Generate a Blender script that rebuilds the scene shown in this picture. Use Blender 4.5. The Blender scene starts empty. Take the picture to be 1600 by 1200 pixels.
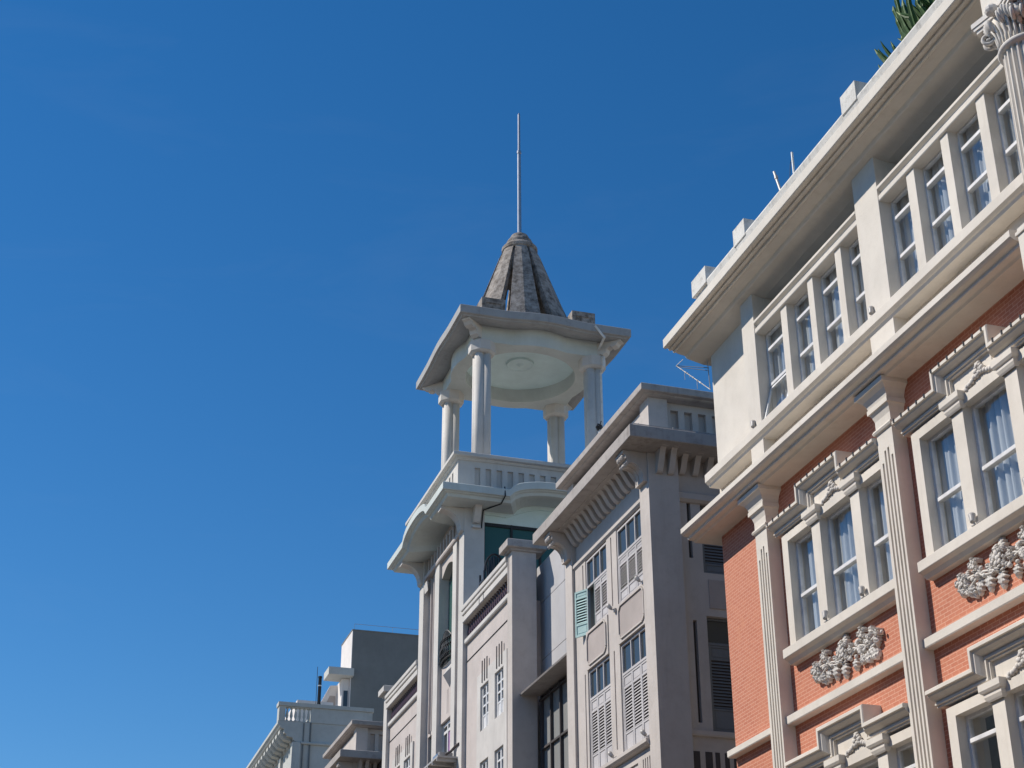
import bpy, bmesh, math, random
from mathutils import Vector, Matrix
random.seed(7)
S = bpy.context.scene
COL = S.collection
R = math.radians

# ------------------------------------------------------------------ camera
CAM_H = 1.6
yaw, pit, rol = 0.300340155, 0.468153111, -0.00212202
fwd = Vector((math.sin(yaw)*math.cos(pit), math.cos(yaw)*math.cos(pit), math.sin(pit)))
rgt = Vector((math.cos(yaw), -math.sin(yaw), 0))
upv = rgt.cross(fwd)
r2 = math.cos(rol)*rgt + math.sin(rol)*upv
u2 = -math.sin(rol)*rgt + math.cos(rol)*upv
cam = bpy.data.cameras.new('camera')
cam.sensor_width = 36.0
cam.lens = 2452.4/1600*36
cam.clip_start = 0.1
cam.clip_end = 5000
co = bpy.data.objects.new('camera', cam)
COL.objects.link(co)
co.matrix_world = Matrix(((r2.x, u2.x, -fwd.x, 0), (r2.y, u2.y, -fwd.y, 0), (r2.z, u2.z, -fwd.z, CAM_H), (0, 0, 0, 1)))
S.camera = co

# ------------------------------------------------------------------ sky and sun
SUN_EL, SUN_PHI = R(44), R(27)          # elevation; swing from the facade normal (-X) towards +Y
sd = Vector((-math.cos(SUN_PHI)*math.cos(SUN_EL), math.sin(SUN_PHI)*math.cos(SUN_EL), math.sin(SUN_EL)))
W = bpy.data.worlds.new('World')
S.world = W
W.use_nodes = True
nt = W.node_tree
bg = nt.nodes['Background']
sky = nt.nodes.new('ShaderNodeTexSky')
sky.sky_type = 'NISHITA'
sky.sun_disc = False
sky.sun_elevation = SUN_EL
sky.sun_rotation = math.atan2(sd.x, sd.y)
sky.altitude = 0
sky.air_density = 1.0
sky.dust_density = 0.0
sky.ozone_density = 5.0
hs = nt.nodes.new('ShaderNodeHueSaturation')
hs.inputs['Saturation'].default_value = 1.27
nt.links.new(sky.outputs[0], hs.inputs['Color'])
# a few faint wisps of high cloud
tc = nt.nodes.new('ShaderNodeTexCoord')
mp = nt.nodes.new('ShaderNodeMapping'); mp.inputs['Scale'].default_value = (2.2, 2.2, 9.0); mp.inputs['Rotation'].default_value = (0.25, 0.1, 0.4)
nt.links.new(tc.outputs['Generated'], mp.inputs['Vector'])
nz = nt.nodes.new('ShaderNodeTexNoise'); nz.inputs['Scale'].default_value = 1.6; nz.inputs['Detail'].default_value = 7; nz.inputs['Roughness'].default_value = 0.62; nz.inputs['Distortion'].default_value = 0.6
nt.links.new(mp.outputs[0], nz.inputs['Vector'])
wr = nt.nodes.new('ShaderNodeMapRange'); wr.inputs[1].default_value = 0.52; wr.inputs[2].default_value = 0.85; wr.inputs[4].default_value = 0.03
nt.links.new(nz.outputs[0], wr.inputs[0])
cm = nt.nodes.new('ShaderNodeMix'); cm.data_type = 'RGBA'
nt.links.new(wr.outputs[0], cm.inputs[0]); nt.links.new(hs.outputs[0], cm.inputs[6]); cm.inputs[7].default_value = (5.2, 5.6, 6.2, 1)
nt.links.new(cm.outputs[2], bg.inputs[0])
bg.inputs[1].default_value = 0.113
sl = bpy.data.lights.new('sun', 'SUN')
sl.energy = 5.0
sl.angle = R(0.53)
sl.color = (1.0, 0.93, 0.83)
so = bpy.data.objects.new('sun', sl)
COL.objects.link(so)
so.rotation_euler = sd.to_track_quat('Z', 'Y').to_euler()
so.location = sd*120
S.view_settings.view_transform = 'Standard'
S.view_settings.look = 'None'
S.view_settings.exposure = 0.0
S.view_settings.gamma = 1.0

# ------------------------------------------------------------------ materials
def nmat(name):
    m = bpy.data.materials.new(name)
    m.use_nodes = True
    return m, m.node_tree, m.node_tree.nodes['Principled BSDF']

def mixc(t, fac, a, b, mode='MIX'):
    n = t.nodes.new('ShaderNodeMix')
    n.data_type = 'RGBA'
    n.blend_type = mode
    for i, v in ((0, fac), (6, a), (7, b)):
        if isinstance(v, (int, float)):
            n.inputs[i].default_value = v
        elif isinstance(v, tuple):
            n.inputs[i].default_value = (*v[:3], 1)
        else:
            t.links.new(v, n.inputs[i])
    return n.outputs[2]

def noise(t, vec, scale, detail=4, rough=0.55, lo=0.35, hi=0.65):
    n = t.nodes.new('ShaderNodeTexNoise')
    n.inputs['Scale'].default_value = scale
    n.inputs['Detail'].default_value = detail
    n.inputs['Roughness'].default_value = rough
    t.links.new(vec, n.inputs['Vector'])
    r = t.nodes.new('ShaderNodeMapRange')
    r.inputs[1].default_value = lo
    r.inputs[2].default_value = hi
    t.links.new(n.outputs[0], r.inputs[0])
    return r.outputs[0]

def posn(t, scale=(1, 1, 1)):
    g = t.nodes.new('ShaderNodeNewGeometry')
    m = t.nodes.new('ShaderNodeMapping')
    m.inputs['Scale'].default_value = scale
    t.links.new(g.outputs['Position'], m.inputs['Vector'])
    return m.outputs[0]

def stucco(name, col, stain=0.25, streak=0.3, dirt=(0.55, 0.5, 0.45), rough=0.85, bump=0.12, fine=14, sl=(0.5, 0.85)):
    m, t, b = nmat(name)
    p = posn(t)
    dark = tuple(c*d for c, d in zip(col, dirt))
    lite = tuple(min(1, c*1.08) for c in col)
    a = noise(t, p, 0.9, 5, 0.6)
    c1 = mixc(t, a, tuple(c*0.93 for c in col), lite)
    b2 = noise(t, p, fine*0.35, 6, 0.7, *sl)
    ml = t.nodes.new('ShaderNodeMath'); ml.operation = 'MULTIPLY'
    t.links.new(b2, ml.inputs[0]); ml.inputs[1].default_value = stain
    c2 = mixc(t, ml.outputs[0], c1, dark)
    ps = posn(t, (5, 5, 0.45))
    s1 = noise(t, ps, 1.6, 6, 0.65, 0.5, 0.8)
    s2 = noise(t, p, 0.6, 2, 0.5, 0.4, 0.7)
    m1 = t.nodes.new('ShaderNodeMath'); m1.operation = 'MULTIPLY'
    t.links.new(s1, m1.inputs[0]); t.links.new(s2, m1.inputs[1])
    m2 = t.nodes.new('ShaderNodeMath'); m2.operation = 'MULTIPLY'
    t.links.new(m1.outputs[0], m2.inputs[0]); m2.inputs[1].default_value = streak
    c3 = mixc(t, m2.outputs[0], c2, dark)
    t.links.new(c3, b.inputs['Base Color'])
    b.inputs['Roughness'].default_value = rough
    b.inputs['Specular IOR Level'].default_value = 0.25
    bn = t.nodes.new('ShaderNodeBump')
    bn.inputs['Strength'].default_value = bump
    bn.inputs['Distance'].default_value = 0.02
    nn = noise(t, p, fine*2.2, 5, 0.65, 0.2, 0.8)
    t.links.new(nn, bn.inputs['Height'])
    t.links.new(bn.outputs[0], b.inputs['Normal'])
    return m

def plain(name, col, rough=0.5, metal=0.0, spec=0.4):
    m, t, b = nmat(name)
    p = posn(t)
    a = noise(t, p, 6, 4, 0.6)
    t.links.new(mixc(t, a, tuple(c*0.88 for c in col), tuple(min(1, c*1.08) for c in col)), b.inputs['Base Color'])
    b.inputs['Roughness'].default_value = rough
    b.inputs['Metallic'].default_value = metal
    b.inputs['Specular IOR Level'].default_value = spec
    return m

def brickmat():
    m, t, b = nmat('red brick')
    g = t.nodes.new('ShaderNodeNewGeometry')
    sx = t.nodes.new('ShaderNodeSeparateXYZ')
    t.links.new(g.outputs['Position'], sx.inputs[0])
    cb = t.nodes.new('ShaderNodeCombineXYZ')
    ad = t.nodes.new('ShaderNodeMath'); ad.operation = 'ADD'
    t.links.new(sx.outputs[0], ad.inputs[0]); t.links.new(sx.outputs[1], ad.inputs[1])
    t.links.new(ad.outputs[0], cb.inputs[0]); t.links.new(sx.outputs[2], cb.inputs[1])
    br = t.nodes.new('ShaderNodeTexBrick')
    t.links.new(cb.outputs[0], br.inputs['Vector'])
    br.inputs['Scale'].default_value = 1.0
    br.inputs['Brick Width'].default_value = 0.165
    br.inputs['Row Height'].default_value = 0.0555
    br.inputs['Mortar Size'].default_value = 0.0042
    br.inputs['Mortar Smooth'].default_value = 0.2
    br.inputs['Bias'].default_value = 0.0
    br.inputs['Color1'].default_value = (0.55, 0.21, 0.125, 1)
    br.inputs['Color2'].default_value = (0.485, 0.168, 0.098, 1)
    br.inputs['Mortar'].default_value = (0.74, 0.45, 0.33, 1)
    p = posn(t)
    big = noise(t, p, 0.8, 4, 0.6)
    c = mixc(t, big, br.outputs[0], mixc(t, 0.25, br.outputs[0], (0.58, 0.22, 0.12)))
    pat = noise(t, p, 2.3, 5, 0.7, 0.58, 0.68)
    pm = t.nodes.new('ShaderNodeMath'); pm.operation = 'MULTIPLY'
    t.links.new(pat, pm.inputs[0]); pm.inputs[1].default_value = 0.65
    c = mixc(t, pm.outputs[0], c, (0.60, 0.26, 0.15))
    fine = noise(t, p, 45, 3, 0.6)
    c = mixc(t, fine, mixc(t, 0.25, c, (0.36, 0.1, 0.05)), c)
    t.links.new(c, b.inputs['Base Color'])
    b.inputs['Roughness'].default_value = 0.85
    bn = t.nodes.new('ShaderNodeBump')
    bn.inputs['Strength'].default_value = 0.35
    bn.inputs['Distance'].default_value = 0.006
    bn.invert = True
    t.links.new(br.outputs['Fac'], bn.inputs['Height'])
    t.links.new(bn.outputs[0], b.inputs['Normal'])
    return m

def glassmat(name, ior, tint, dark=None):
    m, t, b = nmat(name)
    out = t.nodes['Material Output']
    gm = t.nodes.new('ShaderNodeNewGeometry')
    dt = t.nodes.new('ShaderNodeVectorMath'); dt.operation = 'DOT_PRODUCT'
    t.links.new(gm.outputs['Normal'], dt.inputs[0]); t.links.new(gm.outputs['Incoming'], dt.inputs[1])
    def mth(op, a, b_=None):
        n = t.nodes.new('ShaderNodeMath'); n.operation = op
        for i, v in enumerate((a, b_)):
            if v is None: continue
            if isinstance(v, float): n.inputs[i].default_value = v
            else: t.links.new(v, n.inputs[i])
        return n.outputs[0]
    f0 = ((ior-1)/(ior+1))**2
    fac = mth('ADD', mth('MULTIPLY', mth('POWER', mth('SUBTRACT', 1.0, mth('ABSOLUTE', dt.outputs['Value'])), 5.0), 1.0-f0), f0)
    gl = t.nodes.new('ShaderNodeBsdfGlossy'); gl.inputs['Roughness'].default_value = 0.0
    p = posn(t)
    bn = t.nodes.new('ShaderNodeBump'); bn.inputs['Strength'].default_value = 0.03; bn.inputs['Distance'].default_value = 0.05
    t.links.new(noise(t, p, 1.3, 2, 0.5, 0.2, 0.8), bn.inputs['Height'])
    t.links.new(bn.outputs[0], gl.inputs['Normal'])
    if dark:
        tr = t.nodes.new('ShaderNodeBsdfDiffuse'); tr.inputs['Color'].default_value = (*dark, 1)
    else:
        tr = t.nodes.new('ShaderNodeBsdfTransparent'); tr.inputs['Color'].default_value = (*tint, 1)
    mx = t.nodes.new('ShaderNodeMixShader')
    t.links.new(fac, mx.inputs[0])
    t.links.new(tr.outputs[0], mx.inputs[1]); t.links.new(gl.outputs[0], mx.inputs[2])
    t.links.new(mx.outputs[0], out.inputs['Surface'])
    return m

def clothmat():
    m, t, b = nmat('sheer curtain')
    out = t.nodes['Material Output']
    d = t.nodes.new('ShaderNodeBsdfDiffuse'); d.inputs['Color'].default_value = (0.8, 0.82, 0.84, 1)
    tl = t.nodes.new('ShaderNodeBsdfTranslucent'); tl.inputs['Color'].default_value = (0.75, 0.78, 0.8, 1)
    tr = t.nodes.new('ShaderNodeBsdfTransparent')
    a = t.nodes.new('ShaderNodeMixShader'); a.inputs[0].default_value = 0.3
    t.links.new(d.outputs[0], a.inputs[1]); t.links.new(tl.outputs[0], a.inputs[2])
    c = t.nodes.new('ShaderNodeMixShader')
    p = posn(t, (1, 1, 0.02))
    f = t.nodes.new('ShaderNodeMapRange'); f.inputs[3].default_value = 0.03; f.inputs[4].default_value = 0.2
    t.links.new(noise(t, p, 12, 2), f.inputs[0]); t.links.new(f.outputs[0], c.inputs[0])
    t.links.new(a.outputs[0], c.inputs[1]); t.links.new(tr.outputs[0], c.inputs[2])
    t.links.new(c.outputs[0], out.inputs['Surface'])
    return m

M = dict(
    cream=stucco('cream stucco', (0.67, 0.62, 0.55), 0.2, 0.4, (0.62, 0.57, 0.5)),
    cream_old=stucco('weathered cream stucco', (0.66, 0.64, 0.6), 0.6, 0.9, (0.36, 0.34, 0.32), fine=20, sl=(0.52, 0.7)),
    ivory=stucco('ivory recess stucco', (0.70, 0.64, 0.52), 0.15, 0.2, (0.65, 0.6, 0.5)),
    brick=brickmat(),
    whitewood=plain('white painted frame', (0.74, 0.73, 0.72), 0.4),
    glass=glassmat('window glass', 2.4, (0.92, 0.95, 0.96)),
    gglass=glassmat('green glass', 1.45, None, (0.045, 0.115, 0.105)),
    bglass=glassmat('dark glass', 1.7, None, (0.05, 0.06, 0.065)),
    blind=glassmat('window with pale blind', 1.6, None, (0.30, 0.30, 0.29)),
    cloth=clothmat(),
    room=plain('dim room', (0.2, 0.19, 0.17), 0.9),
    carve=stucco('carved plaster', (0.64, 0.605, 0.56), 0.5, 0.2, (0.55, 0.47, 0.42), fine=40),
    pink=stucco('pink grey stucco', (0.52, 0.475, 0.44), 0.35, 0.55, (0.6, 0.55, 0.52)),
    pinkpanel=stucco('mauve grey panel stucco', (0.41, 0.36, 0.335), 0.2, 0.2, (0.6, 0.55, 0.52)),
    pinkdirty=stucco('sooty pink grey stucco', (0.40, 0.365, 0.34), 0.75, 0.8, (0.38, 0.36, 0.35)),
    grey=stucco('grey white stucco', (0.57, 0.545, 0.515), 0.3, 0.5, (0.6, 0.57, 0.55)),
    greywall=stucco('warm grey stucco', (0.53, 0.475, 0.445), 0.3, 0.45, (0.65, 0.6, 0.58)),
    mint=stucco('pale mint stucco', (0.66, 0.80, 0.79), 0.12, 0.15, (0.6, 0.6, 0.58)),
    siderender=stucco('dull grey side render', (0.27, 0.245, 0.22), 0.3, 0.4),
    mintgrey=stucco('pale grey green stucco', (0.545, 0.585, 0.565), 0.2, 0.35, (0.6, 0.6, 0.57)),
    oldstone=stucco('lichen stained stone', (0.37, 0.335, 0.305), 0.9, 1.0, (0.22, 0.195, 0.18), fine=13, bump=0.4, sl=(0.40, 0.66)),
    roofedge=stucco('sooty grey stucco', (0.36, 0.36, 0.36), 0.6, 0.7, (0.5, 0.48, 0.46)),
    shutter=stucco('white painted shutter', (0.53, 0.505, 0.50), 0.3, 0.35, (0.6, 0.55, 0.52), rough=0.6),
    teal=stucco('teal painted shutter', (0.43, 0.60, 0.58), 0.35, 0.4, (0.7, 0.7, 0.65), rough=0.6),
    darkgreen=plain('dark green paint', (0.03, 0.07, 0.065), 0.5),
    blueshut=stucco('blue grey painted shutter', (0.19, 0.205, 0.22), 0.3, 0.3, (0.6, 0.6, 0.6), rough=0.6),
    dark=plain('black metal', (0.02, 0.02, 0.022), 0.5),
    slot=plain('dark gap shade and dark parts', (0.07, 0.06, 0.06), 0.8),  # near black; also paints in the shade behind the louvres
    ceramic=plain('brown glazed ceramic', (0.11, 0.055, 0.055), 0.25, 0, 0.6),
    metal=plain('galvanised metal', (0.42, 0.43, 0.45), 0.35, 0.8),
    whitepipe=plain('white plastic', (0.7, 0.69, 0.66), 0.45),
    greyplate=stucco('pale grey cladding', (0.47, 0.46, 0.465), 0.1, 0.2, (0.7, 0.68, 0.66), rough=0.55, bump=0.02),
    pale=stucco('pale grey render', (0.50, 0.505, 0.48), 0.3, 0.45, (0.55, 0.55, 0.55)),
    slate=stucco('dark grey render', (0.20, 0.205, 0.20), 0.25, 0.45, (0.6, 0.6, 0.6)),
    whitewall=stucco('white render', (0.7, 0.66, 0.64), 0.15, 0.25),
    lampgrey=plain('grey lamp body', (0.42, 0.40, 0.38), 0.45),
    plant=stucco('cactus green', (0.05, 0.105, 0.028), 0.4, 0.2, (0.5, 0.6, 0.4), rough=0.5),
    tip=plain('pale cactus tip', (0.3, 0.36, 0.16), 0.6),
    purple=plain('purple curtain', (0.33, 0.17, 0.36), 0.8),
    asphalt=stucco('asphalt', (0.055, 0.055, 0.057), 0.5, 0.0, fine=30),
    paving=stucco('stone paving', (0.34, 0.29, 0.225), 0.4, 0.0, fine=20),
    line=plain('road paint', (0.7, 0.7, 0.68), 0.6),
)

# ------------------------------------------------------------------ mesh building
ROOT = {}

class MB:
    def __init__(s):
        s.v = []; s.f = []; s.m = []; s.sm = []; s.cur = 0; s.smooth = False
    def add(s, vs, fs):
        o = len(s.v)
        s.v += [tuple(p) for p in vs]
        for f in fs:
            s.f.append([o+i for i in f]); s.m.append(s.cur); s.sm.append(s.smooth)
    def box(s, x0, x1, y0, y1, z0, z1):
        s.add([(x, y, z) for x in (x0, x1) for y in (y0, y1) for z in (z0, z1)],
              [(0, 1, 3, 2), (4, 6, 7, 5), (0, 4, 5, 1), (2, 3, 7, 6), (0, 2, 6, 4), (1, 5, 7, 3)])
    def prism(s, prof, a0, a1, axis='y'):
        n = len(prof)
        def P(u, w, a):
            return (u, a, w) if axis == 'y' else (a, u, w) if axis == 'x' else (u, w, a)
        vs = [P(u, w, a0) for u, w in prof]+[P(u, w, a1) for u, w in prof]
        s.add(vs, [(i, (i+1) % n, n+(i+1) % n, n+i) for i in range(n)]+[tuple(range(n)), tuple(range(2*n-1, n-1, -1))])
    def face(s, ax, pl, u0, u1, v0, v1, holes=(), d=0.05, th=0.2, open=False):
        """slab facing -X (ax x, u=y) or -Y (ax y, u=x), with sunk or open holes"""
        U = sorted({u0, u1, *[min(max(h[i], u0), u1) for h in holes for i in (0, 1)]})
        V = sorted({v0, v1, *[min(max(h[i], v0), v1) for h in holes for i in (2, 3)]})
        def P(u, v, dep):
            return (pl+dep, u, v) if ax == 'x' else (u, pl+dep, v)
        def hole(i, j):
            if i < 0 or j < 0 or i >= len(U)-1 or j >= len(V)-1: return None
            u = (U[i]+U[i+1])/2; v = (V[j]+V[j+1])/2
            return any(h[0] < u < h[1] and h[2] < v < h[3] for h in holes)
        dd = th if open else d
        for i in range(len(U)-1):
            for j in range(len(V)-1):
                a, b, c, e = U[i], U[i+1], V[j], V[j+1]
                h = hole(i, j)
                if not h:
                    s.add([P(a, c, 0), P(b, c, 0), P(b, e, 0), P(a, e, 0)], [(0, 1, 2, 3)])
                    for (k, l, q) in ((i-1, j, (a, c, a, e)), (i+1, j, (b, c, b, e)), (i, j-1, (a, c, b, c)), (i, j+1, (a, e, b, e))):
                        hh = hole(k, l)
                        if hh is None or hh:
                            D = th if hh is None else dd
                            s.add([P(q[0], q[1], 0), P(q[2], q[3], 0), P(q[2], q[3], D), P(q[0], q[1], D)], [(0, 1, 2, 3)])
                elif not open:
                    s.add([P(a, c, d), P(b, c, d), P(b, e, d), P(a, e, d)], [(0, 1, 2, 3)])
                if not (h and open):
                    s.add([P(a, c, th), P(b, c, th), P(b, e, th), P(a, e, th)], [(0, 1, 2, 3)])
    def lathe(s, cx, cy, prof, n=24, cap=True):
        vs = [(cx+r*math.cos(2*math.pi*i/n), cy+r*math.sin(2*math.pi*i/n), z) for r, z in prof for i in range(n)]
        fs = [(k*n+i, k*n+(i+1) % n, (k+1)*n+(i+1) % n, (k+1)*n+i) for k in range(len(prof)-1) for i in range(n)]
        if cap:
            fs += [tuple(range(n)), tuple(range((len(prof)-1)*n, len(prof)*n))]
        s.add(vs, fs)
    def tube(s, pts, r, n=8, r1=None):
        pts = [Vector(p) for p in pts]
        vs = []; prev = None
        for i, p in enumerate(pts):
            d = (pts[min(i+1, len(pts)-1)]-pts[max(i-1, 0)]).normalized()
            a = Vector((0, 0, 1)) if abs(d.z) < 0.9 else Vector((1, 0, 0))
            if prev: a = prev
            e1 = d.cross(a).normalized(); e2 = d.cross(e1).normalized(); prev = e1.cross(d)
            rr = r if r1 is None else r+(r1-r)*i/(len(pts)-1)
            vs += [tuple(p+rr*(math.cos(2*math.pi*k/n)*e1+math.sin(2*math.pi*k/n)*e2)) for k in range(n)]
        fs = [(i*n+k, i*n+(k+1) % n, (i+1)*n+(k+1) % n, (i+1)*n+k) for i in range(len(pts)-1) for k in range(n)]
        fs += [tuple(range(n)), tuple(range((len(pts)-1)*n, len(pts)*n))]
        s.add(vs, fs)
    def blob(s, c, rad, rot=None, nu=9, nv=6):
        c = Vector(c); vs = []
        for j in range(nv+1):
            t = math.pi*j/nv
            for i in range(nu):
                a = 2*math.pi*i/nu
                p = Vector((rad[0]*math.sin(t)*math.cos(a), rad[1]*math.sin(t)*math.sin(a), rad[2]*math.cos(t)))
                if rot: p = rot @ p
                vs.append(tuple(c+p))
        fs = [(j*nu+i, j*nu+(i+1) % nu, (j+1)*nu+(i+1) % nu, (j+1)*nu+i) for j in range(nv) for i in range(nu)]
        s.add(vs, fs)
    def sweep(s, path, prof):
        """mitred moulding along a polyline in (y,z); prof = (x, inset below/inside the path)"""
        n = len(path); vs = []
        for x, k in prof:
            for i in range(n):
                p = Vector(path[i])
                d0 = (p-Vector(path[i-1])).normalized() if i else None
                d1 = (Vector(path[i+1])-p).normalized() if i < n-1 else None
                n0 = Vector((-d0.y, d0.x)) if d0 else None
                n1 = Vector((-d1.y, d1.x)) if d1 else None
                if n0 is None: q = n1
                elif n1 is None: q = n0
                else:
                    q = (n0+n1); q = q/(q.dot(n0))
                o = p+q*k
                vs.append((x, o.x, o.y))
        m = len(prof)
        fs = [(j*n+i, j*n+i+1, ((j+1) % m)*n+i+1, ((j+1) % m)*n+i) for j in range(m) for i in range(n-1)]
        fs += [tuple(j*n for j in range(m)), tuple(j*n+n-1 for j in range(m))]
        s.add(vs, fs)
    def ring(s, x0, x1, y0, y1, prof, bump=None, ns=1, close=True):
        """moulding round a rectangle: prof = (outset, z); bump(t, outset) lifts z along each side, t in -1..1"""
        vs = []; per = 4*ns
        for o, z in prof:
            X0, X1, Y0, Y1 = x0-o, x1+o, y0-o, y1+o
            cs = [(X0, Y0), (X1, Y0), (X1, Y1), (X0, Y1)]
            for k in range(4):
                a, b = cs[k], cs[(k+1) % 4]
                for i in range(ns):
                    t = i/ns
                    dz = bump(2*t-1, o) if bump else 0
                    vs.append((a[0]+(b[0]-a[0])*t, a[1]+(b[1]-a[1])*t, z+dz))
        m = len(prof)
        fs = [(j*per+i, j*per+(i+1) % per, ((j+1) % m)*per+(i+1) % per, ((j+1) % m)*per+i)
              for j in range(m if close else m-1) for i in range(per)]
        s.add(vs, fs)
    def move(s, fn, start=0):
        s.v[start:] = [tuple(fn(Vector(p))) for p in s.v[start:]]
    def build(s, name, mats, parent=None, K=1.0, bevel=0.0, loc=None):
        if not isinstance(mats, (list, tuple)): mats = [mats]
        P = ROOT[parent.name] if parent else None
        W = [Vector((K*x, K*y, K*z+CAM_H)) for x, y, z in s.v]
        if P is None:
            P = loc if loc else Vector((sum(p.x for p in W)/len(W), sum(p.y for p in W)/len(W), min(p.z for p in W)))
        me = bpy.data.meshes.new(name)
        me.from_pydata([tuple(p-P) for p in W], [], s.f)
        for m in mats: me.materials.append(M[m])
        for i, p in enumerate(me.polygons):
            p.material_index = s.m[i]; p.use_smooth = s.sm[i]
        bm = bmesh.new(); bm.from_mesh(me)
        bmesh.ops.recalc_face_normals(bm, faces=bm.faces)
        bm.to_mesh(me); bm.free()
        o = bpy.data.objects.new(name, me)
        COL.objects.link(o)
        if parent:
            o.parent = parent
        else:
            o.location = P
        ROOT[o.name] = P
        if bevel:
            md = o.modifiers.new('bevel', 'BEVEL')
            md.width = bevel*K; md.segments = 2; md.limit_method = 'ANGLE'; md.angle_limit = R(40)
        return o

def thing(name, label, cat, loc, group=None):
    o = bpy.data.objects.new(name, None)
    o.empty_display_size = 0.3
    COL.objects.link(o)
    o.location = loc
    ROOT[o.name] = Vector(loc)
    return tag(o, label, cat, group)

def tag(o, label, cat, group=None):
    o['label'] = label; o['category'] = cat
    if group: o['group'] = group
    return o

def struct(name, mb, mat):
    o = mb.build(name, mat, None, loc=Vector((0, 0, 0)))
    o['kind'] = 'structure'
    return o

# ------------------------------------------------------------------ ground
ZG = -CAM_H
g = MB(); g.box(-400, 400, -300, 900, ZG-0.5, ZG-0.004); struct('ground', g, 'paving')
g = MB(); g.add([(-9, -200, ZG), (8.2, -200, ZG), (8.2, 400, ZG), (-9, 400, ZG)], [(0, 1, 2, 3)]); struct('road', g, 'asphalt')
g = MB()
for k in range(-20, 60):
    g.add([(-0.55, k*6, ZG+0.004), (-0.4, k*6, ZG+0.004), (-0.4, k*6+3, ZG+0.004), (-0.55, k*6+3, ZG+0.004)], [(0, 1, 2, 3)])
struct('road_marking', g, 'line')
for x0, x1, nm in ((-14, -9, 'pavement'), (8.2, 11.4, 'pavement')):
    g = MB(); g.box(x0, x1, -200, 24, ZG, ZG+0.13); struct(nm, g, 'paving')
g = MB(); g.box(8.2, 11.4, 26, 400, ZG, ZG+0.13); struct('pavement', g, 'paving')

# houses across the street (outside the picture: they shade the roadway and show in the window glass)
def street_house(x1, y0, y1, h, mat, label):
    t = thing('street_house', label, 'building', (x1, (y0+y1)/2, 0), 'houses across the street')
    g = MB()
    hol = []
    z = 3.2
    while z+2.4 < h-1.2:
        y = y0+1.0
        while y+1.3 < y1-0.6:
            hol.append((-y-1.3, -y, z, z+2.0)); y += 2.5
        z += 3.4
    st = len(g.v)
    g.face('x', 0, -y1, -y0, ZG, h, hol, th=.3, open=True)
    g.move(lambda p: Vector((x1-p.x, -p.y, p.z)))
    g.box(x1-12, x1-.4, y0, y1, ZG, h-.3)
    g.build('wall', mat, t)
    g = MB(); g.box(x1-12.2, x1+.5, y0+.01, y1-.01, h, h+.35); g.build('cornice', 'cream', t)
    g = MB(); g.box(x1-.36, x1-.32, y0+.4, y1-.4, ZG+1, h-.6)
    g.build('glazing', 'bglass', t)
for i, (a, b, h, m_, l) in enumerate(((-30, -6, 13.5, 'pink', 'pink house across the street, behind the camera'), (-5.9, 16, 15.0, 'greywall', 'grey house across the street from the brick building'),
        (16.1, 36, 13.0, 'cream', 'cream house across the street before the crossing'), (48, 76, 18.5, 'pale', 'pale house across the street from the tower'))):
    street_house(-14.0, a, b, h, m_, l)

# ================================================================== RED BRICK BUILDING (wall plane X = 11; z is height above the camera)
NE, SE = 23.25, 13.2                    # north end of the wall, south end of the side wing
red = thing('brick_building', 'red brick building with cream fluted pilasters, heavy cornices and tall sash windows', 'building', (11, NE, 0))
BO = (0.0, -3.98)                       # the two window bays
def wins(zb, zt, b):                    # three lights of a bay
    return [(19.86+b, 20.66+b, zb, zt), (18.64+b, 19.60+b, zb, zt), (17.62+b, 18.38+b, zb, zt)]

# brick wall with the openings of two storeys
w = MB()
hol = []
for b in BO:
    hol += [(17.6+b, 20.78+b, 7.1, 8.93), (17.6+b, 20.78+b, 3.35, 5.16)]
w.face('x', 11.0, SE, NE, ZG, 9.95, hol, th=0.3, open=True)
w.build('brick_wall', 'brick', red)
w = MB()                                # north side wall and back
w.box(11.3, 24, NE-0.3, NE-0.001, ZG, 13.4)
w.box(23.7, 24, 0, NE-0.3, ZG, 13.4)
w.box(11.45, 24, 4, NE-0.31, 9.96, 10.02)
w.box(11.46, 24, 4, NE-0.31, 13.47, 13.55)
w.build('side_wall', 'siderender', red)

# pilasters with staggered flutes and flared capitals
for b in (0.0, -3.98):
    y0, y1 = 21.12+b, 21.53+b
    p = MB()
    fl = [(y0+0.045+i*0.085, y0+0.045+i*0.085+0.045, 0.0, (8.80, 8.96, 8.98, 8.84)[3-i]) for i in range(4)]
    p.face('x', 10.78, y0, y1, ZG, 9.93, fl, d=0.035, th=0.218)
    po = p.build('pilaster', 'cream', red, bevel=0.006)
    c = MB()
    c.ring(10.785, 11.4, y0+0.004, y1-0.004, [(0.0, 9.24), (0.035, 9.26), (0.05, 9.29), (0.035, 9.32), (0.006, 9.34), (0.006, 9.46),
           (0.03, 9.54), (0.055, 9.58), (0.075, 9.585), (0.075, 9.655), (0.06, 9.66), (0.075, 9.72), (0.11, 9.78), (0.17, 9.83), (0.19, 9.835), (0.19, 9.905), (0.0, 9.905)])
    c.build('capital', 'cream', po)

# string course
s = MB()
s.prism([(11.05, 6.06), (10.86, 6.06), (10.85, 6.075), (10.85, 6.165), (10.88, 6.18), (11.05, 6.19)], 21.53, 23.27)
s.build('string_course', 'cream', red)
for b in BO:
    s = MB()
    s.prism([(11.05, 6.06), (10.86, 6.06), (10.85, 6.075), (10.85, 6.185), (10.88, 6.2), (11.05, 6.21)], 17.55+b, 21.30+b)
    s.build('string_course', 'cream', red)

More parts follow.
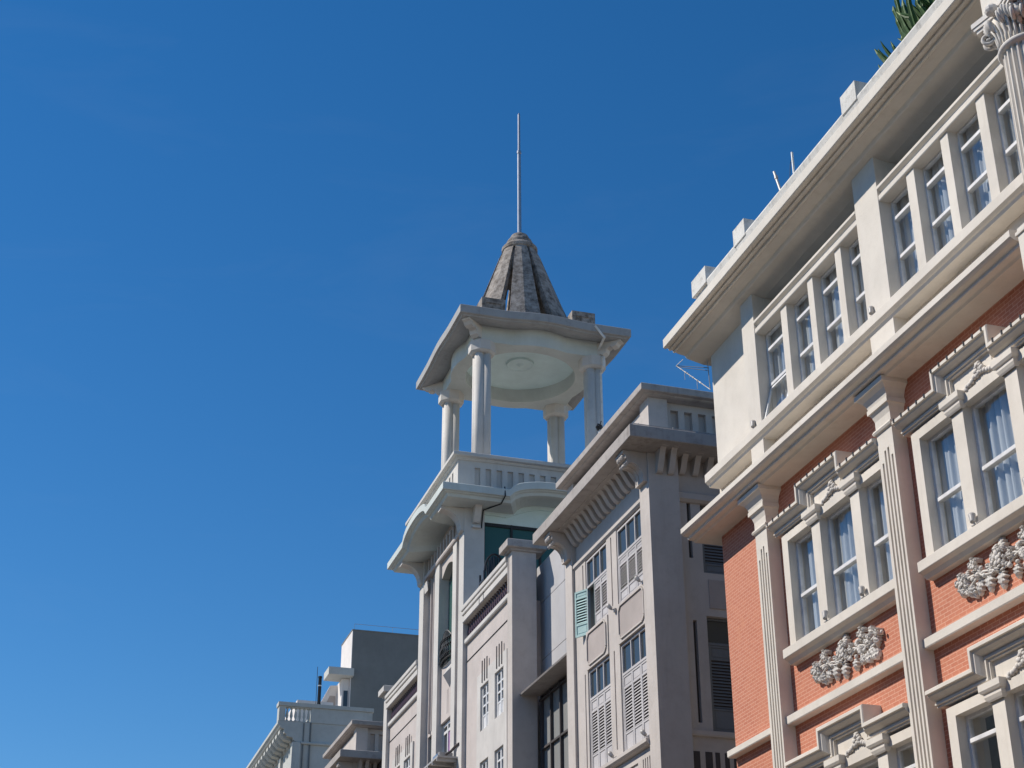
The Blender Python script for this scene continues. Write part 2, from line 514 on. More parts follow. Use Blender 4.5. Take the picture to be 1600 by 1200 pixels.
# window bays of two storeys
def relief_pts():
    return dict(roses=[(0.99, 0.06, .13), (0.68, 0.22, .11), (0.15, 0.10, .17), (-0.42, 0.22, .11), (-0.58, 0.05, .11), (-0.83, 0.10, .07), (-0.09, 0.08, .08)],
                leaves=[(0.79, -0.14, .17, -100), (0.63, -0.12, .2, -80), (0.43, -0.13, .22, -85), (0.17, -0.19, .22, -95), (-0.15, -0.20, .17, -70), (-0.62, -0.12, .2, -110),
                        (0.92, -0.1, .14, -120), (0.61, 0.06, .2, 60), (0.07, 0.27, .2, 85), (-0.31, -0.03, .18, 40), (-0.70, -0.23, .2, 0), (-0.36, -0.2, .16, -15), (-0.52, -0.22, .2, 10),
                        (0.36, 0.02, .16, 80), (0.86, 0.12, .14, 70), (-0.66, 0.2, .14, 20), (-0.25, 0.1, .15, 60), (0.3, 0.18, .13, 120)],
                buds=[(-0.04, -0.09, .06), (0.5, -0.02, .06), (-0.2, -0.1, .05), (-0.45, -0.08, .06), (0.75, 0.02, .06), (0.55, 0.12, .05), (-0.95, 0.06, .045), (0.02, -0.04, .05), (-0.3, 0.14, .06), (0.88, -0.02, .05), (-0.75, -0.02, .05)])

def flowers(y, z, x, k=1.0, seed=1, kz=1.0):
    rnd = random.Random(seed)
    g = MB(); g.smooth = True
    D = relief_pts()
    for a, c, r in D['roses']:
        cy, cz = y+a*k, z+c*k*kz
        r *= k*0.62
        g.blob((x-0.05*k, cy, cz), (r*0.55, r*0.5, r*0.5))
        for ringn, rr, tilt in ((5, 0.55, 0.35), (7, 0.85, 0.9)):
            for i in range(ringn):
                t = 2*math.pi*i/ringn+rnd.random()*0.6
                rot = Matrix.Rotation(t, 3, 'X') @ Matrix.Rotation(tilt, 3, 'Z')
                g.blob((x-(0.10-0.05*tilt)*k, cy+math.cos(t)*r*rr, cz+math.sin(t)*r*rr), (r*0.2, r*0.42, r*0.32), rot, 8, 5)
    g.smooth = False
    def leafmesh(cy, cz, ln, ang, wd, lift):
        ca, sa = math.cos(ang), math.sin(ang)
        prof = ((0, .08), (.12, .42), (.21, .22), (.36, .56), (.46, .27), (.6, .46), (.7, .2), (.83, .24), (1, 0.02))
        vs = []
        for t, q in prof:
            bx = x-lift*math.sin(math.pi*min(1, t*.9+.08))-.012
            for w_, dx in ((-q*wd, .0), (-q*wd*.5, -.016*k), (0, -.004), (q*wd*.5, -.016*k), (q*wd, .0)):
                u = (t-.4)*ln
                vs.append((bx+dx, cy+u*ca-w_*sa, cz+u*sa+w_*ca))
        n = len(prof)
        fs = [(i*5+j, i*5+j+1, (i+1)*5+j+1, (i+1)*5+j) for i in range(n-1) for j in range(4)]
        o_ = len(vs)
        vs += [(x+.01, v[1], v[2]) for v in vs]
        rim = [i*5 for i in range(n)]+[i*5+4 for i in range(n-1, -1, -1)]
        fs += [(rim[i], rim[(i+1) % len(rim)], o_+rim[(i+1) % len(rim)], o_+rim[i]) for i in range(len(rim))]
        g.add(vs, fs)
    for a, c, ln, ang in D['leaves']:
        ln *= k*1.1
        leafmesh(y+a*k, z+c*k*kz, ln*1.0, R(ang)+rnd.uniform(-.35, .35), ln*.72, .045*k)
    for i in range(10):
        a = rnd.uniform(-.86, 1.0)
        zz = rnd.gauss(0, .085)+.06*math.sin(a*5)
        ln = rnd.uniform(.11, .19)*k
        leafmesh(y+a*k, z+zz*k*kz, ln, rnd.uniform(0, 6.28), ln*.6, rnd.uniform(.03, .09)*k)
    for a, c, r in D['roses']:              # open petals round every flower
        for i in range(5):
            t = i*math.pi*.4+rnd.uniform(-.2, .2)
            ln = r*k*rnd.uniform(.6, .85)
            leafmesh(y+a*k+math.cos(t)*r*k*.75, z+c*k*kz+math.sin(t)*r*k*.75, ln, t, ln*.95, .07*k)
    g.smooth = True
    for a, c, r in D['buds']:
        g.blob((x-0.05*k, y+a*k, z+c*k*kz), (r*k*.6, r*k*.62, r*k*.55), Matrix.Rotation(rnd.random()*3, 3, 'X'), 8, 6)
    for q in (-1, 1):
        pts = [(x-.05*k, y+(.85-j*.17)*k, z+(.02*q+.07*math.sin(j*1.3+q))*k*kz) for j in range(11)]
        g.tube(pts, .016*k, 6)
    return g

def hood_relief(y, z, x):
    g = MB(); g.smooth = True
    rnd = random.Random(3)
    for i in range(-5, 6):
        a = i/5
        g.blob((x-0.02, y+a*0.30, z-0.045*abs(a)*2+0.03+rnd.uniform(-.012, .012)), (0.035, 0.045-0.012*abs(a), 0.038), None, 7, 5)
        g.blob((x-0.015, y+a*0.30+0.02, z-0.045*abs(a)*2+0.065-0.03*abs(a)), (0.025, 0.028, 0.025), None, 7, 5)
    for q in (-1, 1):
        g.blob((x-0.02, y+q*0.33, z-0.075), (0.03, 0.05, 0.03), Matrix.Rotation(q*0.5, 3, 'X'), 8, 5)
        g.blob((x-0.03, y+q*0.07, z+0.05), (0.035, 0.05, 0.035), Matrix.Rotation(q*0.6, 3, 'X'), 8, 5)
    for i in range(6):
        t = i*math.pi/3
        g.blob((x-0.03, y+math.cos(t)*0.045, z+0.1+math.sin(t)*0.045), (0.03, 0.03, 0.026), None, 7, 5)
    g.blob((x-0.045, y, z+0.1), (0.035, 0.035, 0.035), None, 8, 6)
    return g

def curtain(y0, y1, z0, z1, x, seed, parent, gaps=True, K=1.0):
    rnd = random.Random(seed)
    g = MB(); g.smooth = True
    n = 60; ph = rnd.random()*6
    vs = []
    for i in range(n+1):
        t = i/n
        xx = x+0.035*math.sin(ph+t*(y1-y0)*34+1.5*math.sin(t*9+ph))+0.012*math.sin(t*71+ph)
        for z in (z0, z1):
            vs.append((xx, y0+(y1-y0)*t, z))
    g.add(vs, [(2*i, 2*i+2, 2*i+3, 2*i+1) for i in range(n)])
    return g.build('curtain', 'cloth', parent, K)

def sash(y0, y1, z0, z1, xg, rails, seed, curt=True, hopper=False, fw=0.05):
    g = MB()
    zb = rails[-1] if hopper else z0
    g.box(xg-0.03, xg+0.04, y1-fw, y1, zb, z1)
    g.box(xg-0.03, xg+0.04, y0, y0+fw, zb, z1)
    g.box(xg-0.028, xg+0.038, y0+fw, y1-fw, z1-fw, z1-0.001)
    if not hopper:
        g.box(xg-0.028, xg+0.038, y0+fw, y1-fw, z0+0.001, z0+fw)
    for i, r in enumerate(rails):
        g.box(xg-0.045, xg+0.038, y0+fw-0.001, y1-fw+0.001, r-0.028, r+0.028)
    if hopper:                          # bottom sash pushed out at the foot
        st = len(g.v)
        zt = rails[-1]-0.03
        for a, b, c, e in ((y0+.01, y0+.06, z0, zt), (y1-.06, y1-.01, z0, zt), (y0+.06, y1-.06, z0, z0+.05), (y0+.06, y1-.06, zt-.05, zt)):
            g.box(xg-0.03, xg+0.01, a, b, c, e)
        def tilt(p):
            q = p-Vector((xg-0.03, 0, zt)); a = R(15)
            return Vector((xg-0.03+q.x*math.cos(a)+q.z*math.sin(a), p.y, zt-q.x*math.sin(a)+q.z*math.cos(a)))
        g.move(tilt, st)
    o = g.build('window', 'whitewood', red, bevel=0.006)
    p = MB()
    p.add([(xg+0.005, y0+fw*.5, zb), (xg+0.005, y1-fw*.5, zb), (xg+0.005, y1-fw*.5, z1-fw*.5), (xg+0.005, y0+fw*.5, z1-fw*.5)], [(0, 1, 2, 3)])
    if hopper:
        st = len(p.v)
        p.add([(xg-0.012, y0+.05, z0+.04), (xg-0.012, y1-.05, z0+.04), (xg-0.012, y1-.05, zt-.04), (xg-0.012, y0+.05, zt-.04)], [(0, 1, 2, 3)])
        p.move(tilt, st)
    p.build('pane', 'glass', o)
    if curt:
        curtain(y0, y1, z0-0.1, z1+0.05, xg+0.11, seed, o)
    return o

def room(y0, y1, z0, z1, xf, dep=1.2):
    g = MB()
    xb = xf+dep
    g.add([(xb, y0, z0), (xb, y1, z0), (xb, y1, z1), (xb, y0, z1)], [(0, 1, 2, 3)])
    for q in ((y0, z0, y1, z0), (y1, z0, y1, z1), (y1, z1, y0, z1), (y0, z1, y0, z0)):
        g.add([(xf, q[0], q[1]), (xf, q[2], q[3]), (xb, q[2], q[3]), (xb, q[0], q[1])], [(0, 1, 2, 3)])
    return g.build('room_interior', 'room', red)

seed = 10
for bi, b in enumerate(BO):
    for zo in (0.0, -3.77):
        up = zo == 0.0
        # surround with two mullions
        s = MB()
        s.face('x', 10.89, 17.57+b, 20.85+b, 7.16+zo, 8.98+zo, wins(7.0+zo, 8.85+zo, b), th=0.42, open=True)
        so_ = s.build('window_surround', 'cream', red, bevel=0.006)
        for a, c in ((19.58, 19.88), (18.36, 18.66)):       # mullion caps
            s = MB()
            s.ring(10.86, 10.9, a+b, c+b, [(0.0, 8.80+zo), (0.015, 8.82+zo), (0.035, 8.86+zo), (0.035, 8.90+zo), (0.055, 8.91+zo), (0.075, 8.94+zo), (0.075, 9.02+zo), (0.0, 9.02+zo)])
            s.build('mullion_capital', 'cream', so_)
        s = MB()
        s.prism([(11.05, 6.93+zo), (10.9, 6.94+zo), (10.86, 6.99+zo), (10.8, 7.02+zo), (10.79, 7.03+zo), (10.79, 7.165+zo), (10.82, 7.175+zo), (11.12, 7.19+zo)], 17.55+b, 20.93+b)
        s.build('window_sill', 'cream', red, bevel=0.005)
        # stepped hood
        h = MB()
        path = [(20.99+b, 9.235+zo), (19.96+b, 9.235+zo), (19.96+b, 9.49+zo), (18.60+b, 9.49+zo), (18.60+b, 9.235+zo), (17.57+b, 9.235+zo)]
        h.sweep(path, [(11.02, 0.0), (10.72, 0.0), (10.705, 0.012), (10.705, 0.055), (10.735, 0.06), (10.745, 0.085), (10.79, 0.115), (10.845, 0.135), (10.845, 0.15), (10.83, 0.155), (10.83, 0.18), (10.86, 0.185), (10.86, 0.21), (11.02, 0.215)])
        h.prism([(11.02, 9.02+zo), (10.885, 9.02+zo), (10.875, 9.05+zo), (10.85, 9.055+zo), (10.85, 9.075+zo), (11.02, 9.08+zo)], 19.88+b, 20.87+b)
        h.prism([(11.02, 9.02+zo), (10.885, 9.02+zo), (10.875, 9.05+zo), (10.85, 9.055+zo), (10.85, 9.075+zo), (11.02, 9.08+zo)], 17.58+b, 18.36+b)
        h.box(10.91, 11.02, 18.37+b, 19.87+b, 8.985+zo, 9.29+zo)
        if up:                          # dark clips along the hood's upper edge
            h.cur = 1
            for (a, z_) in [(20.93-i*0.2, 9.222) for i in range(5)]+[(19.9-i*0.2, 9.477) for i in range(7)]+[(18.5-i*0.2, 9.222) for i in range(5)]:
                h.box(10.694, 10.71, a+b-0.012, a+b+0.012, z_-0.038, z_+0.018)
        ho = h.build('hood_mould', ['cream', 'dark'], red)
        hood_relief(19.12+b, 9.08+zo, 10.91).build('hood_relief', 'carve', ho)
        # sashes
        for i, (a, c, z0, z1) in enumerate(wins(7.17+zo, 8.87+zo, b)):
            seed += 1
            sash(a-0.03, c+0.03, z0+0.0, z1+0.02, 11.055, [7.95+zo] if up else [8.53+zo], seed, curt=up, fw=0.085)
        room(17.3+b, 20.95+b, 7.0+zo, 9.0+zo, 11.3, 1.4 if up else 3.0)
    flowers(19.2+b, 6.6, 10.985, 1.0, 4, 0.82).build('flower_relief', 'carve', red)

# lower cornice
prof = [(11.3, 9.90), (10.67, 9.90), (10.64, 9.925), (10.62, 9.93), (10.555, 9.935), (10.54, 9.945), (10.54, 9.975), (10.525, 9.985), (10.50, 9.99), (10.46, 10.0), (10.435, 10.015), (10.42, 10.03), (10.41, 10.035), (10.41, 10.125), (10.43, 10.135), (11.3, 10.2)]
c = MB(); c.prism(prof, 13.48, 23.66); c.build('cornice', 'cream', red, bevel=0.004)

# third storey: wall, pedestals, band, piers, windows
UP = 11.05
w = MB()
TW = [(21.06, 20.20), (19.99, 19.24), (19.06, 18.31), (18.12, 17.50)]
TB = [(16.82, 16.14), (15.93, 15.22), (15.03, 14.33), (14.13, 13.4)]
w.face('x', UP, 13.0, NE+0.06, 10.03, 13.56, [(17.45, 21.06, 10.9, 12.8), (13.3, 16.85, 10.9, 12.8), (17.51, 21.07, 13.02, 13.48), (13.33, 16.83, 13.02, 13.48)], th=0.34, open=True)
w.box(11.385, 11.42, 13.2, 21.2, 12.95, 13.46)
w.build('plaster_wall', 'cream', red)
p = MB()
p.prism([(UP+.1, 10.80), (10.83, 10.80), (10.81, 10.84), (10.79, 10.85), (10.76, 10.875), (10.75, 10.88), (10.75, 11.03), (10.77, 11.035), (11.2, 11.05)], 13.3, 23.26)
p.build('sill_band', 'cream', red, bevel=0.005)
for a, c in ((21.08, 21.55), (16.84, 17.5)):
    p = MB(); p.box(10.83, UP+.1, a, c, 10.1, 10.805); p.build('pedestal', 'cream', red, bevel=0.006)
    p = MB(); p.box(10.83, UP+.1, a, c, 11.04, 13.54); p.build('pier', 'cream', red, bevel=0.006)
p = MB(); p.box(10.83, UP+.1, 13.0, 13.32, 11.04, 13.54); p.build('pier', 'cream', red, bevel=0.006)
for lo, hi, cuts in ((17.5, 21.08, TW), (13.32, 16.84, TB)):
    p = MB()
    p.prism([(UP+.06, 12.74), (10.85, 12.74), (10.84, 12.755), (10.84, 12.83), (10.875, 12.845), (10.885, 12.90), (10.865, 12.915), (10.835, 12.93), (10.825, 12.94), (10.825, 12.985), (10.85, 13.0), (UP+.06, 13.02)], lo, hi)
    p.build('lintel', 'cream', red, bevel=0.004)
    for i in range(3):
        p = MB(); p.box(10.88, UP+.16, cuts[i+1][0], cuts[i][1], 11.04, 12.745); p.build('mullion', 'cream', red, bevel=0.006)
    for i, (b_, a_) in enumerate(cuts):
        seed += 1
        first = lo == 17.5 and i == 0
        sash(a_-0.02, b_+0.02, 11.05, 12.765, 11.06, [12.42, 11.77], seed, hopper=first, fw=0.055)
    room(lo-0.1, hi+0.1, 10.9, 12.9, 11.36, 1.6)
for y, z in ((19.15, 10.52), (15.05, 10.52)):
    g = flowers(y, z, UP-0.01, 0.55, 8); g.build('garland_relief', 'carve', red)

# roof cornice, parapet and its posts
prof = [(11.45, 13.465), (UP, 13.47), (10.73, 13.545), (10.71, 13.56), (10.70, 13.575), (10.685, 13.60), (10.66, 13.605), (10.62, 13.61), (10.57, 13.62), (10.52, 13.635), (10.50, 13.645),
        (10.48, 13.625), (10.455, 13.63), (10.45, 13.67), (10.41, 13.68), (10.405, 13.66), (10.37, 13.665), (10.365, 13.70), (10.32, 13.705), (10.31, 13.685), (10.27, 13.69), (10.26, 13.70), (10.26, 13.87), (10.28, 13.88), (11.4, 13.9)]
c = MB(); c.prism(prof, 9.0, 23.66); c.build('roof_cornice', 'cream', red, bevel=0.004)
c = MB(); c.prism([(10.37, 13.85), (10.33, 13.93), (10.30, 14.05), (10.31, 14.09), (10.6, 14.1), (10.6, 13.85)], 9.0, 21.72); c.build('parapet', 'cream_old', red, bevel=0.006)
for a, c_, zt in ((21.72, 22.31, 14.37), (20.1, 20.52, 14.36), (16.24, 16.66, 14.37)):
    p = MB()
    p.box(10.34, 10.8, a+0.03, c_-0.07, 13.86, 14.04)
    p.ring(10.31, 10.85, a+0.01, c_-0.01, [(-0.3, 14.02), (0.0, 14.02), (0.02, 14.03), (0.02, zt-0.01), (0.0, zt), (-0.3, zt)], close=False)
    p.add([(10.32, a+.02, zt-0.001), (10.84, a+.02, zt-0.001), (10.84, c_-.02, zt-0.001), (10.32, c_-.02, zt-0.001)], [(0, 1, 2, 3)])
    p.build('parapet_post', 'cream_old', red)

# giant fluted column of the middle bay
CX, CY, CR = 10.69, 12.89, 0.33
g = MB(); n = 96
vs = []
for z, k in ((10.19, 1.0), (11.0, 0.99), (12.44, 0.94)):
    for i in range(n):
        ph = (i % 4)
        r = CR*k*(0.88 if ph in (1, 2) else 1.0)
        a = 2*math.pi*i/n
        vs.append((CX+r*math.cos(a), CY+r*math.sin(a), z))
g.add(vs, [(k*n+i, k*n+(i+1) % n, (k+1)*n+(i+1) % n, (k+1)*n+i) for k in range(2) for i in range(n)])
colm = g.build('column', 'cream', red)
g = MB(); g.smooth = True
g.lathe(CX, CY, [(0.30, 12.20), (0.355, 12.22), (0.37, 12.25), (0.355, 12.28), (0.31, 12.30), (0.30, 12.34), (0.31, 12.5), (0.34, 12.62), (0.39, 12.70)], 40)
for i in range(32):                     # slender upright leaves with drooping tips
    a = 2*math.pi*i/32
    for rr, z0, z1, wd in ((0.325, 12.31, 12.60, 0.022),):
        pts = [(CX+(rr+0.02*k+0.05*max(0, k-1.6))*math.cos(a), CY+(rr+0.02*k+0.05*max(0, k-1.6))*math.sin(a), z0+(z1-z0)*k/2.2) for k in (0, .7, 1.4, 2.2)]
        g.tube(pts, wd*0.7, 6, wd*1.1)
for i in range(8):
    a = 2*math.pi*(i+.5)/8
    rot = Matrix.Rotation(a, 3, 'Z') @ Matrix.Rotation(-0.5, 3, 'Y')
    for q in range(-2, 3):
        a2 = a+q*0.085
        g.blob((CX+0.42*math.cos(a2), CY+0.42*math.sin(a2), 12.66-abs(q)*0.022), (0.05, 0.03, 0.095), Matrix.Rotation(a2, 3, 'Z') @ Matrix.Rotation(0.5, 3, 'Y'), 8, 6)
for i in range(4):                      # corner volutes
    a = math.pi/4+i*math.pi/2
    e = Vector((math.cos(a), math.sin(a), 0)); c0 = Vector((CX, CY, 12.56))+e*0.44
    tn = Vector((-e.y, e.x, 0))
    for q in (-1, 1):
        pts = []
        for k in range(26):
            t = k/25*math.pi*3.3
            r_ = 0.105*(1-k/32)
            pts.append(tuple(c0+e*(r_*math.cos(t+1.2))+Vector((0, 0, r_*math.sin(t+1.2)))+tn*q*(0.05+0.02*k/25)))
        g.tube(pts, 0.03, 7, 0.018)
    g.blob(tuple(c0), (0.06, 0.06, 0.06), None, 10, 7)
    g.tube([tuple(Vector((CX, CY, 12.44))+e*0.36), tuple(Vector((CX, CY, 12.58))+e*0.41), tuple(Vector((CX, CY, 12.66))+e*0.47)], 0.035, 7)
g.smooth = False
for z0, z1, o in ((12.69, 12.74, 0.0), (12.74, 12.79, 0.035), (12.79, 12.86, 0.06)):   # hollow-sided abacus
    pr = []
    for i in range(4):
        a0 = -3*math.pi/4+i*math.pi/2
        for k in range(9):
            t = k/8
            c0 = Vector((math.cos(a0), math.sin(a0)))*(0.60+o); c1 = Vector((math.cos(a0+math.pi/2), math.sin(a0+math.pi/2)))*(0.60+o)
            q = c0.lerp(c1, 0.06+0.88*t); q *= 1-0.16*math.sin(math.pi*t)
            pr.append((CX+q.x, CY+q.y))
    g.prism(pr, z0, z1, 'z')
for dx, dy in ((-1, 0), (0, -1), (1, 0), (0, 1)):
    g.blob((CX+dx*0.44, CY+dy*0.44, 12.78), (0.09, 0.09, 0.08), None, 10, 7)
g.move(lambda p: Vector((p.x, p.y, p.z+0.18)))
g.build('capital', 'carve', colm)
g = MB(); g.box(10.31, 11.04, 12.4, 13.21, 9.3, 9.95); g.box(10.29, 11.04, 12.38, 13.23, 9.85, 9.9); g.lathe(CX, CY, [(.36, 9.95), (.38, 9.98), (.38, 10.02), (.35, 10.05), (.34, 10.09), (.36, 10.12), (.36, 10.15), (.33, 10.2)], 32); g.box(10.4, 11.2, 12.45, 13.15, ZG, 9.3)
g.build('column_pedestal', 'cream', red, bevel=0.008)
g = MB(); g.box(10.35, 11.3, 4.0, 13.2, 13.06, 13.54); g.build('entablature', 'cream', red, bevel=0.006)
g = MB(); g.box(10.9, 11.3, 4.0, 12.999, ZG, 12.98); g.build('middle_bay_wall', 'brick', red)

# little floodlights standing on the sills
def spotlight(x, y, z, label, up=0.09, side=1):
    t = thing('spotlight', label, 'spotlight', (x, y, z+CAM_H), 'small floodlights on the brick building')
    g = MB()
    g.tube([(x, y, z), (x, y, z+0.035), (x-0.02, y+0.015*side, z+0.06)], 0.014, 8)
    g.box(x-0.035, x+0.035, y-0.03, y+0.03, z, z+0.012)
    g.tube([(x, y-0.03, z+0.01), (x+0.03, y-0.06*side, z+0.05), (x+0.06, y-0.05*side, z+0.02)], 0.006, 6)
    g.build('bracket', 'lampgrey', t)
    g = MB(); g.smooth = True
    c0 = Vector((x-0.01, y+0.02*side, z+0.10)); d = Vector((0.25, 0.35*side, 0.9)).normalized()
    g.tube([c0-d*0.055, c0-d*0.045, c0+d*0.03, c0+d*0.05, c0+d*0.075], 0.03, 14, 0.048)
    g.build('lamp_head', 'lampgrey', t)
    g = MB(); c1 = c0+d*0.077
    g.tube([c1, c1+d*0.004], 0.040, 14)
    g.build('lens', 'bglass', t)
spotlight(10.83, 19.55, 7.18, 'grey floodlight on the left brick bay sill, at the mullion nearest the building corner')
spotlight(10.83, 18.45, 7.18, 'grey floodlight on the left brick bay sill, at its second mullion')
spotlight(10.83, 15.62, 7.18, 'grey floodlight on the right brick bay sill, between left and middle windows')
spotlight(10.83, 14.45, 7.18, 'grey floodlight on the right brick bay sill, cut by the photo edge')
spotlight(10.80, 21.30, 11.04, 'white floodlight with a loop of cable on the top band by the corner pier', 0.12)
spotlight(10.80, 17.30, 11.04, 'white floodlight on the top band at the foot of the wide pier', 0.12)

# roof things
g = MB(); rnd = random.Random(5)
def arm(p, d, n, r):
    pts = [Vector(p)]
    d = Vector(d).normalized()
    for i in range(n):
        d = (d+Vector((0, 0, 0.16))+Vector((rnd.uniform(-.08, .08), rnd.uniform(-.08, .08), rnd.uniform(-.05, .08)))).normalized()
        pts.append(pts[-1]+d*0.11)
    st = len(g.v)
    # ribbed, star-section stem
    nn = 10
    for i in range(len(pts)):
        dd = (pts[min(i+1, len(pts)-1)]-pts[max(i-1, 0)]).normalized()
        e1 = dd.cross(Vector((0.3, 1, 0.1))).normalized(); e2 = dd.cross(e1)
        k = r*(1-0.55*(i/(len(pts)-1))**2.2) if i < len(pts)-1 else r*0.12
        k *= 1+0.13*math.sin(i*2.2)
        for j in range(nn):
            rr = k*(1.0 if j % 2 == 0 else 0.55)
            a = 2*math.pi*j/nn
            g.v.append(tuple(pts[i]+e1*rr*math.cos(a)+e2*rr*math.sin(a)))
    for i in range(len(pts)-1):
        for j in range(nn):
            g.f.append([st+i*nn+j, st+i*nn+(j+1) % nn, st+(i+1)*nn+(j+1) % nn, st+(i+1)*nn+j])
            g.m.append(1 if i >= len(pts)-2 and rnd.random() < .55 else (1 if j % 2 == 0 and rnd.random() < .05 else 0)); g.sm.append(False)
    return pts
cb = Vector((10.62, 14.45, 13.95))
for i in range(60):
    y = rnd.uniform(13.7, 15.3)
    p0 = Vector((rnd.uniform(10.45, 10.95), y, 13.95))
    pts = arm(p0, (rnd.uniform(-.55, .3), rnd.uniform(-.2, .9), rnd.uniform(.55, 1.2)), rnd.randint(5, 10) if y < 15.1 else rnd.randint(4, 7), rnd.uniform(.045, .07))
    if rnd.random() < .7:
        arm(pts[len(pts)//2], (rnd.uniform(-.9, .5), rnd.uniform(-.3, 1), .5), rnd.randint(2, 4), .035)
for y, n_ in ((15.1, 6), (15.2, 5), (15.3, 6), (15.45, 5), (15.6, 4)):
    arm((10.5, y, 13.9), (rnd.uniform(-.4, .1), .5, 1), n_, .034)
o = g.build('candelabra_cactus', ['plant', 'tip'], None); tag(o, 'spiky green cactus growing behind the brick building parapet', 'cactus')
ro = thing('roof_antenna', 'upright thin white aerial with a hanging wire on the brick building roof', 'antenna', (10.7, 18.9, 13.9+CAM_H))
g = MB(); g.tube([(10.7, 18.98, 13.9), (10.7, 18.98, 14.6)], 0.012, 8); g.tube([(10.7, 18.98, 14.6), (10.7, 18.98, 15.02)], 0.02, 8); g.build('mast', 'whitepipe', ro)
g = MB(); g.tube([(10.7, 18.98, 14.95), (10.7, 19.07, 14.85), (10.7, 19.13, 14.6), (10.7, 19.15, 14.3), (10.7, 19.15, 13.9)], 0.006, 6); g.build('cable', 'dark', ro)
g = MB(); g.tube([(10.65, 19.3, 13.9), (10.65, 19.38, 14.55)], 0.012, 8); g.tube([(10.65, 19.38, 14.5), (10.65, 19.55, 15.0)], 0.022, 8); g.tube([(10.65, 19.49, 14.82), (10.65, 19.50, 14.88)], 0.032, 8)
o = g.build('roof_antenna', 'lampgrey', None); tag(o, 'short slanting grey aerial beside the upright one on the brick building roof', 'antenna')

# wire frame sticking out from the north end, under the roof cornice
t = thing('wall_bracket', 'white triangular wire bracket sticking out under the end of the brick building eaves', 'bracket', (11.06, 23.4, 12.7+CAM_H))
def px_y(p, q): return p
A0 = (11.02, 23.42, 13.48); A1 = (11.06, 23.45, 12.86); TP = (10.92, 24.60, 13.90)
g = MB()
g.tube([TP, A1], 0.009, 8); g.tube([A0, A1], 0.008, 8)
for q in (.28, .33, .5, .62, .7): g.tube([Vector(TP).lerp(Vector(A1), q), Vector(TP).lerp(Vector(A1), q+.03)], .015, 6); g.build('strut', 'whitepipe', t)
g = MB(); g.tube([TP, (11.05, 23.44, 13.30)], 0.007, 6); g.tube([(10.92, 24.6, 13.88), (11.05, 23.44, 13.24)], 0.006, 6); g.build('cable', 'dark', t)
g = MB(); g.tube([TP, (10.80, 24.0, 13.72)], 0.007, 6)
for q in (0.25, 0.4, 0.62):
    a = Vector(TP).lerp(Vector(A1), q); g.tube([a, a+Vector((0, 0, -0.18 if q != .4 else -.05))], 0.005, 5)
g.build('wire', 'whitepipe', t)

# ================================================================== PINK GREY CORNER BUILDING (measured in modules of K metres)
K = 1.0
KG = -CAM_H/K                            # street level in these modules

def leaf(y0, y1, z0, z1, x, mat_top=0.16, mat_bot=0.26):
    """shutter leaf facing -X: stiles, rails, raised panels and louvres"""
    g = MB(); t = 0.035; st = 0.038
    zt, zb = z1-(z1-z0)*mat_top, z0+(z1-z0)*mat_bot
    g.box(x, x+t, y0, y0+st, z0, z1); g.box(x, x+t, y1-st, y1, z0, z1)
    for a, b in ((z0, z0+.045), (zb-.02, zb+.025), (zt-.02, zt+.02), (z1-.04, z1)):
        g.box(x+.001, x+t-.001, y0+st, y1-st, a, b)
    for a, b in ((z0+.045, zb-.02), (zt+.02, z1-.04)):
        g.box(x+.014, x+t-.01, y0+st, y1-st, a, b)
        g.box(x+.008, x+.02, y0+st+.03, y1-st-.03, a+.03, b-.03)
    n = max(6, int((zt-zb)/0.062)); h = (zt-zb-.045)/n
    for i in range(n):
        z = zb+.025+i*h
        g.add([(x+.001, y0+st, z), (x+.001, y1-st, z), (x+.03, y1-st, z+h*.62), (x+.03, y0+st, z+h*.62),
               (x+.001, y0+st, z-.009), (x+.001, y1-st, z-.009), (x+.03, y1-st, z+h*.62-.009), (x+.03, y0+st, z+h*.62-.009)],
              [(0, 1, 2, 3), (4, 5, 6, 7), (0, 1, 5, 4), (2, 3, 7, 6)])
    g.cur = 1
    g.box(x+.0335, x+.0345, y0+st, y1-st, zb, zt)  # dark sheet puts the shade between the slats into colour
    g.cur = 0
    return g

def rotz(g, px, py, a):
    c, s_ = math.cos(a), math.sin(a)
    g.move(lambda p: Vector((px+(p.x-px)*c-(p.y-py)*s_, py+(p.x-px)*s_+(p.y-py)*c, p.z)))

def toside(g, X0, Y0):                   # turn a -X facing piece (plane x=0, y along) into a -Y facing one
    g.move(lambda p: Vector((X0+p.y, Y0+p.x, p.z)))

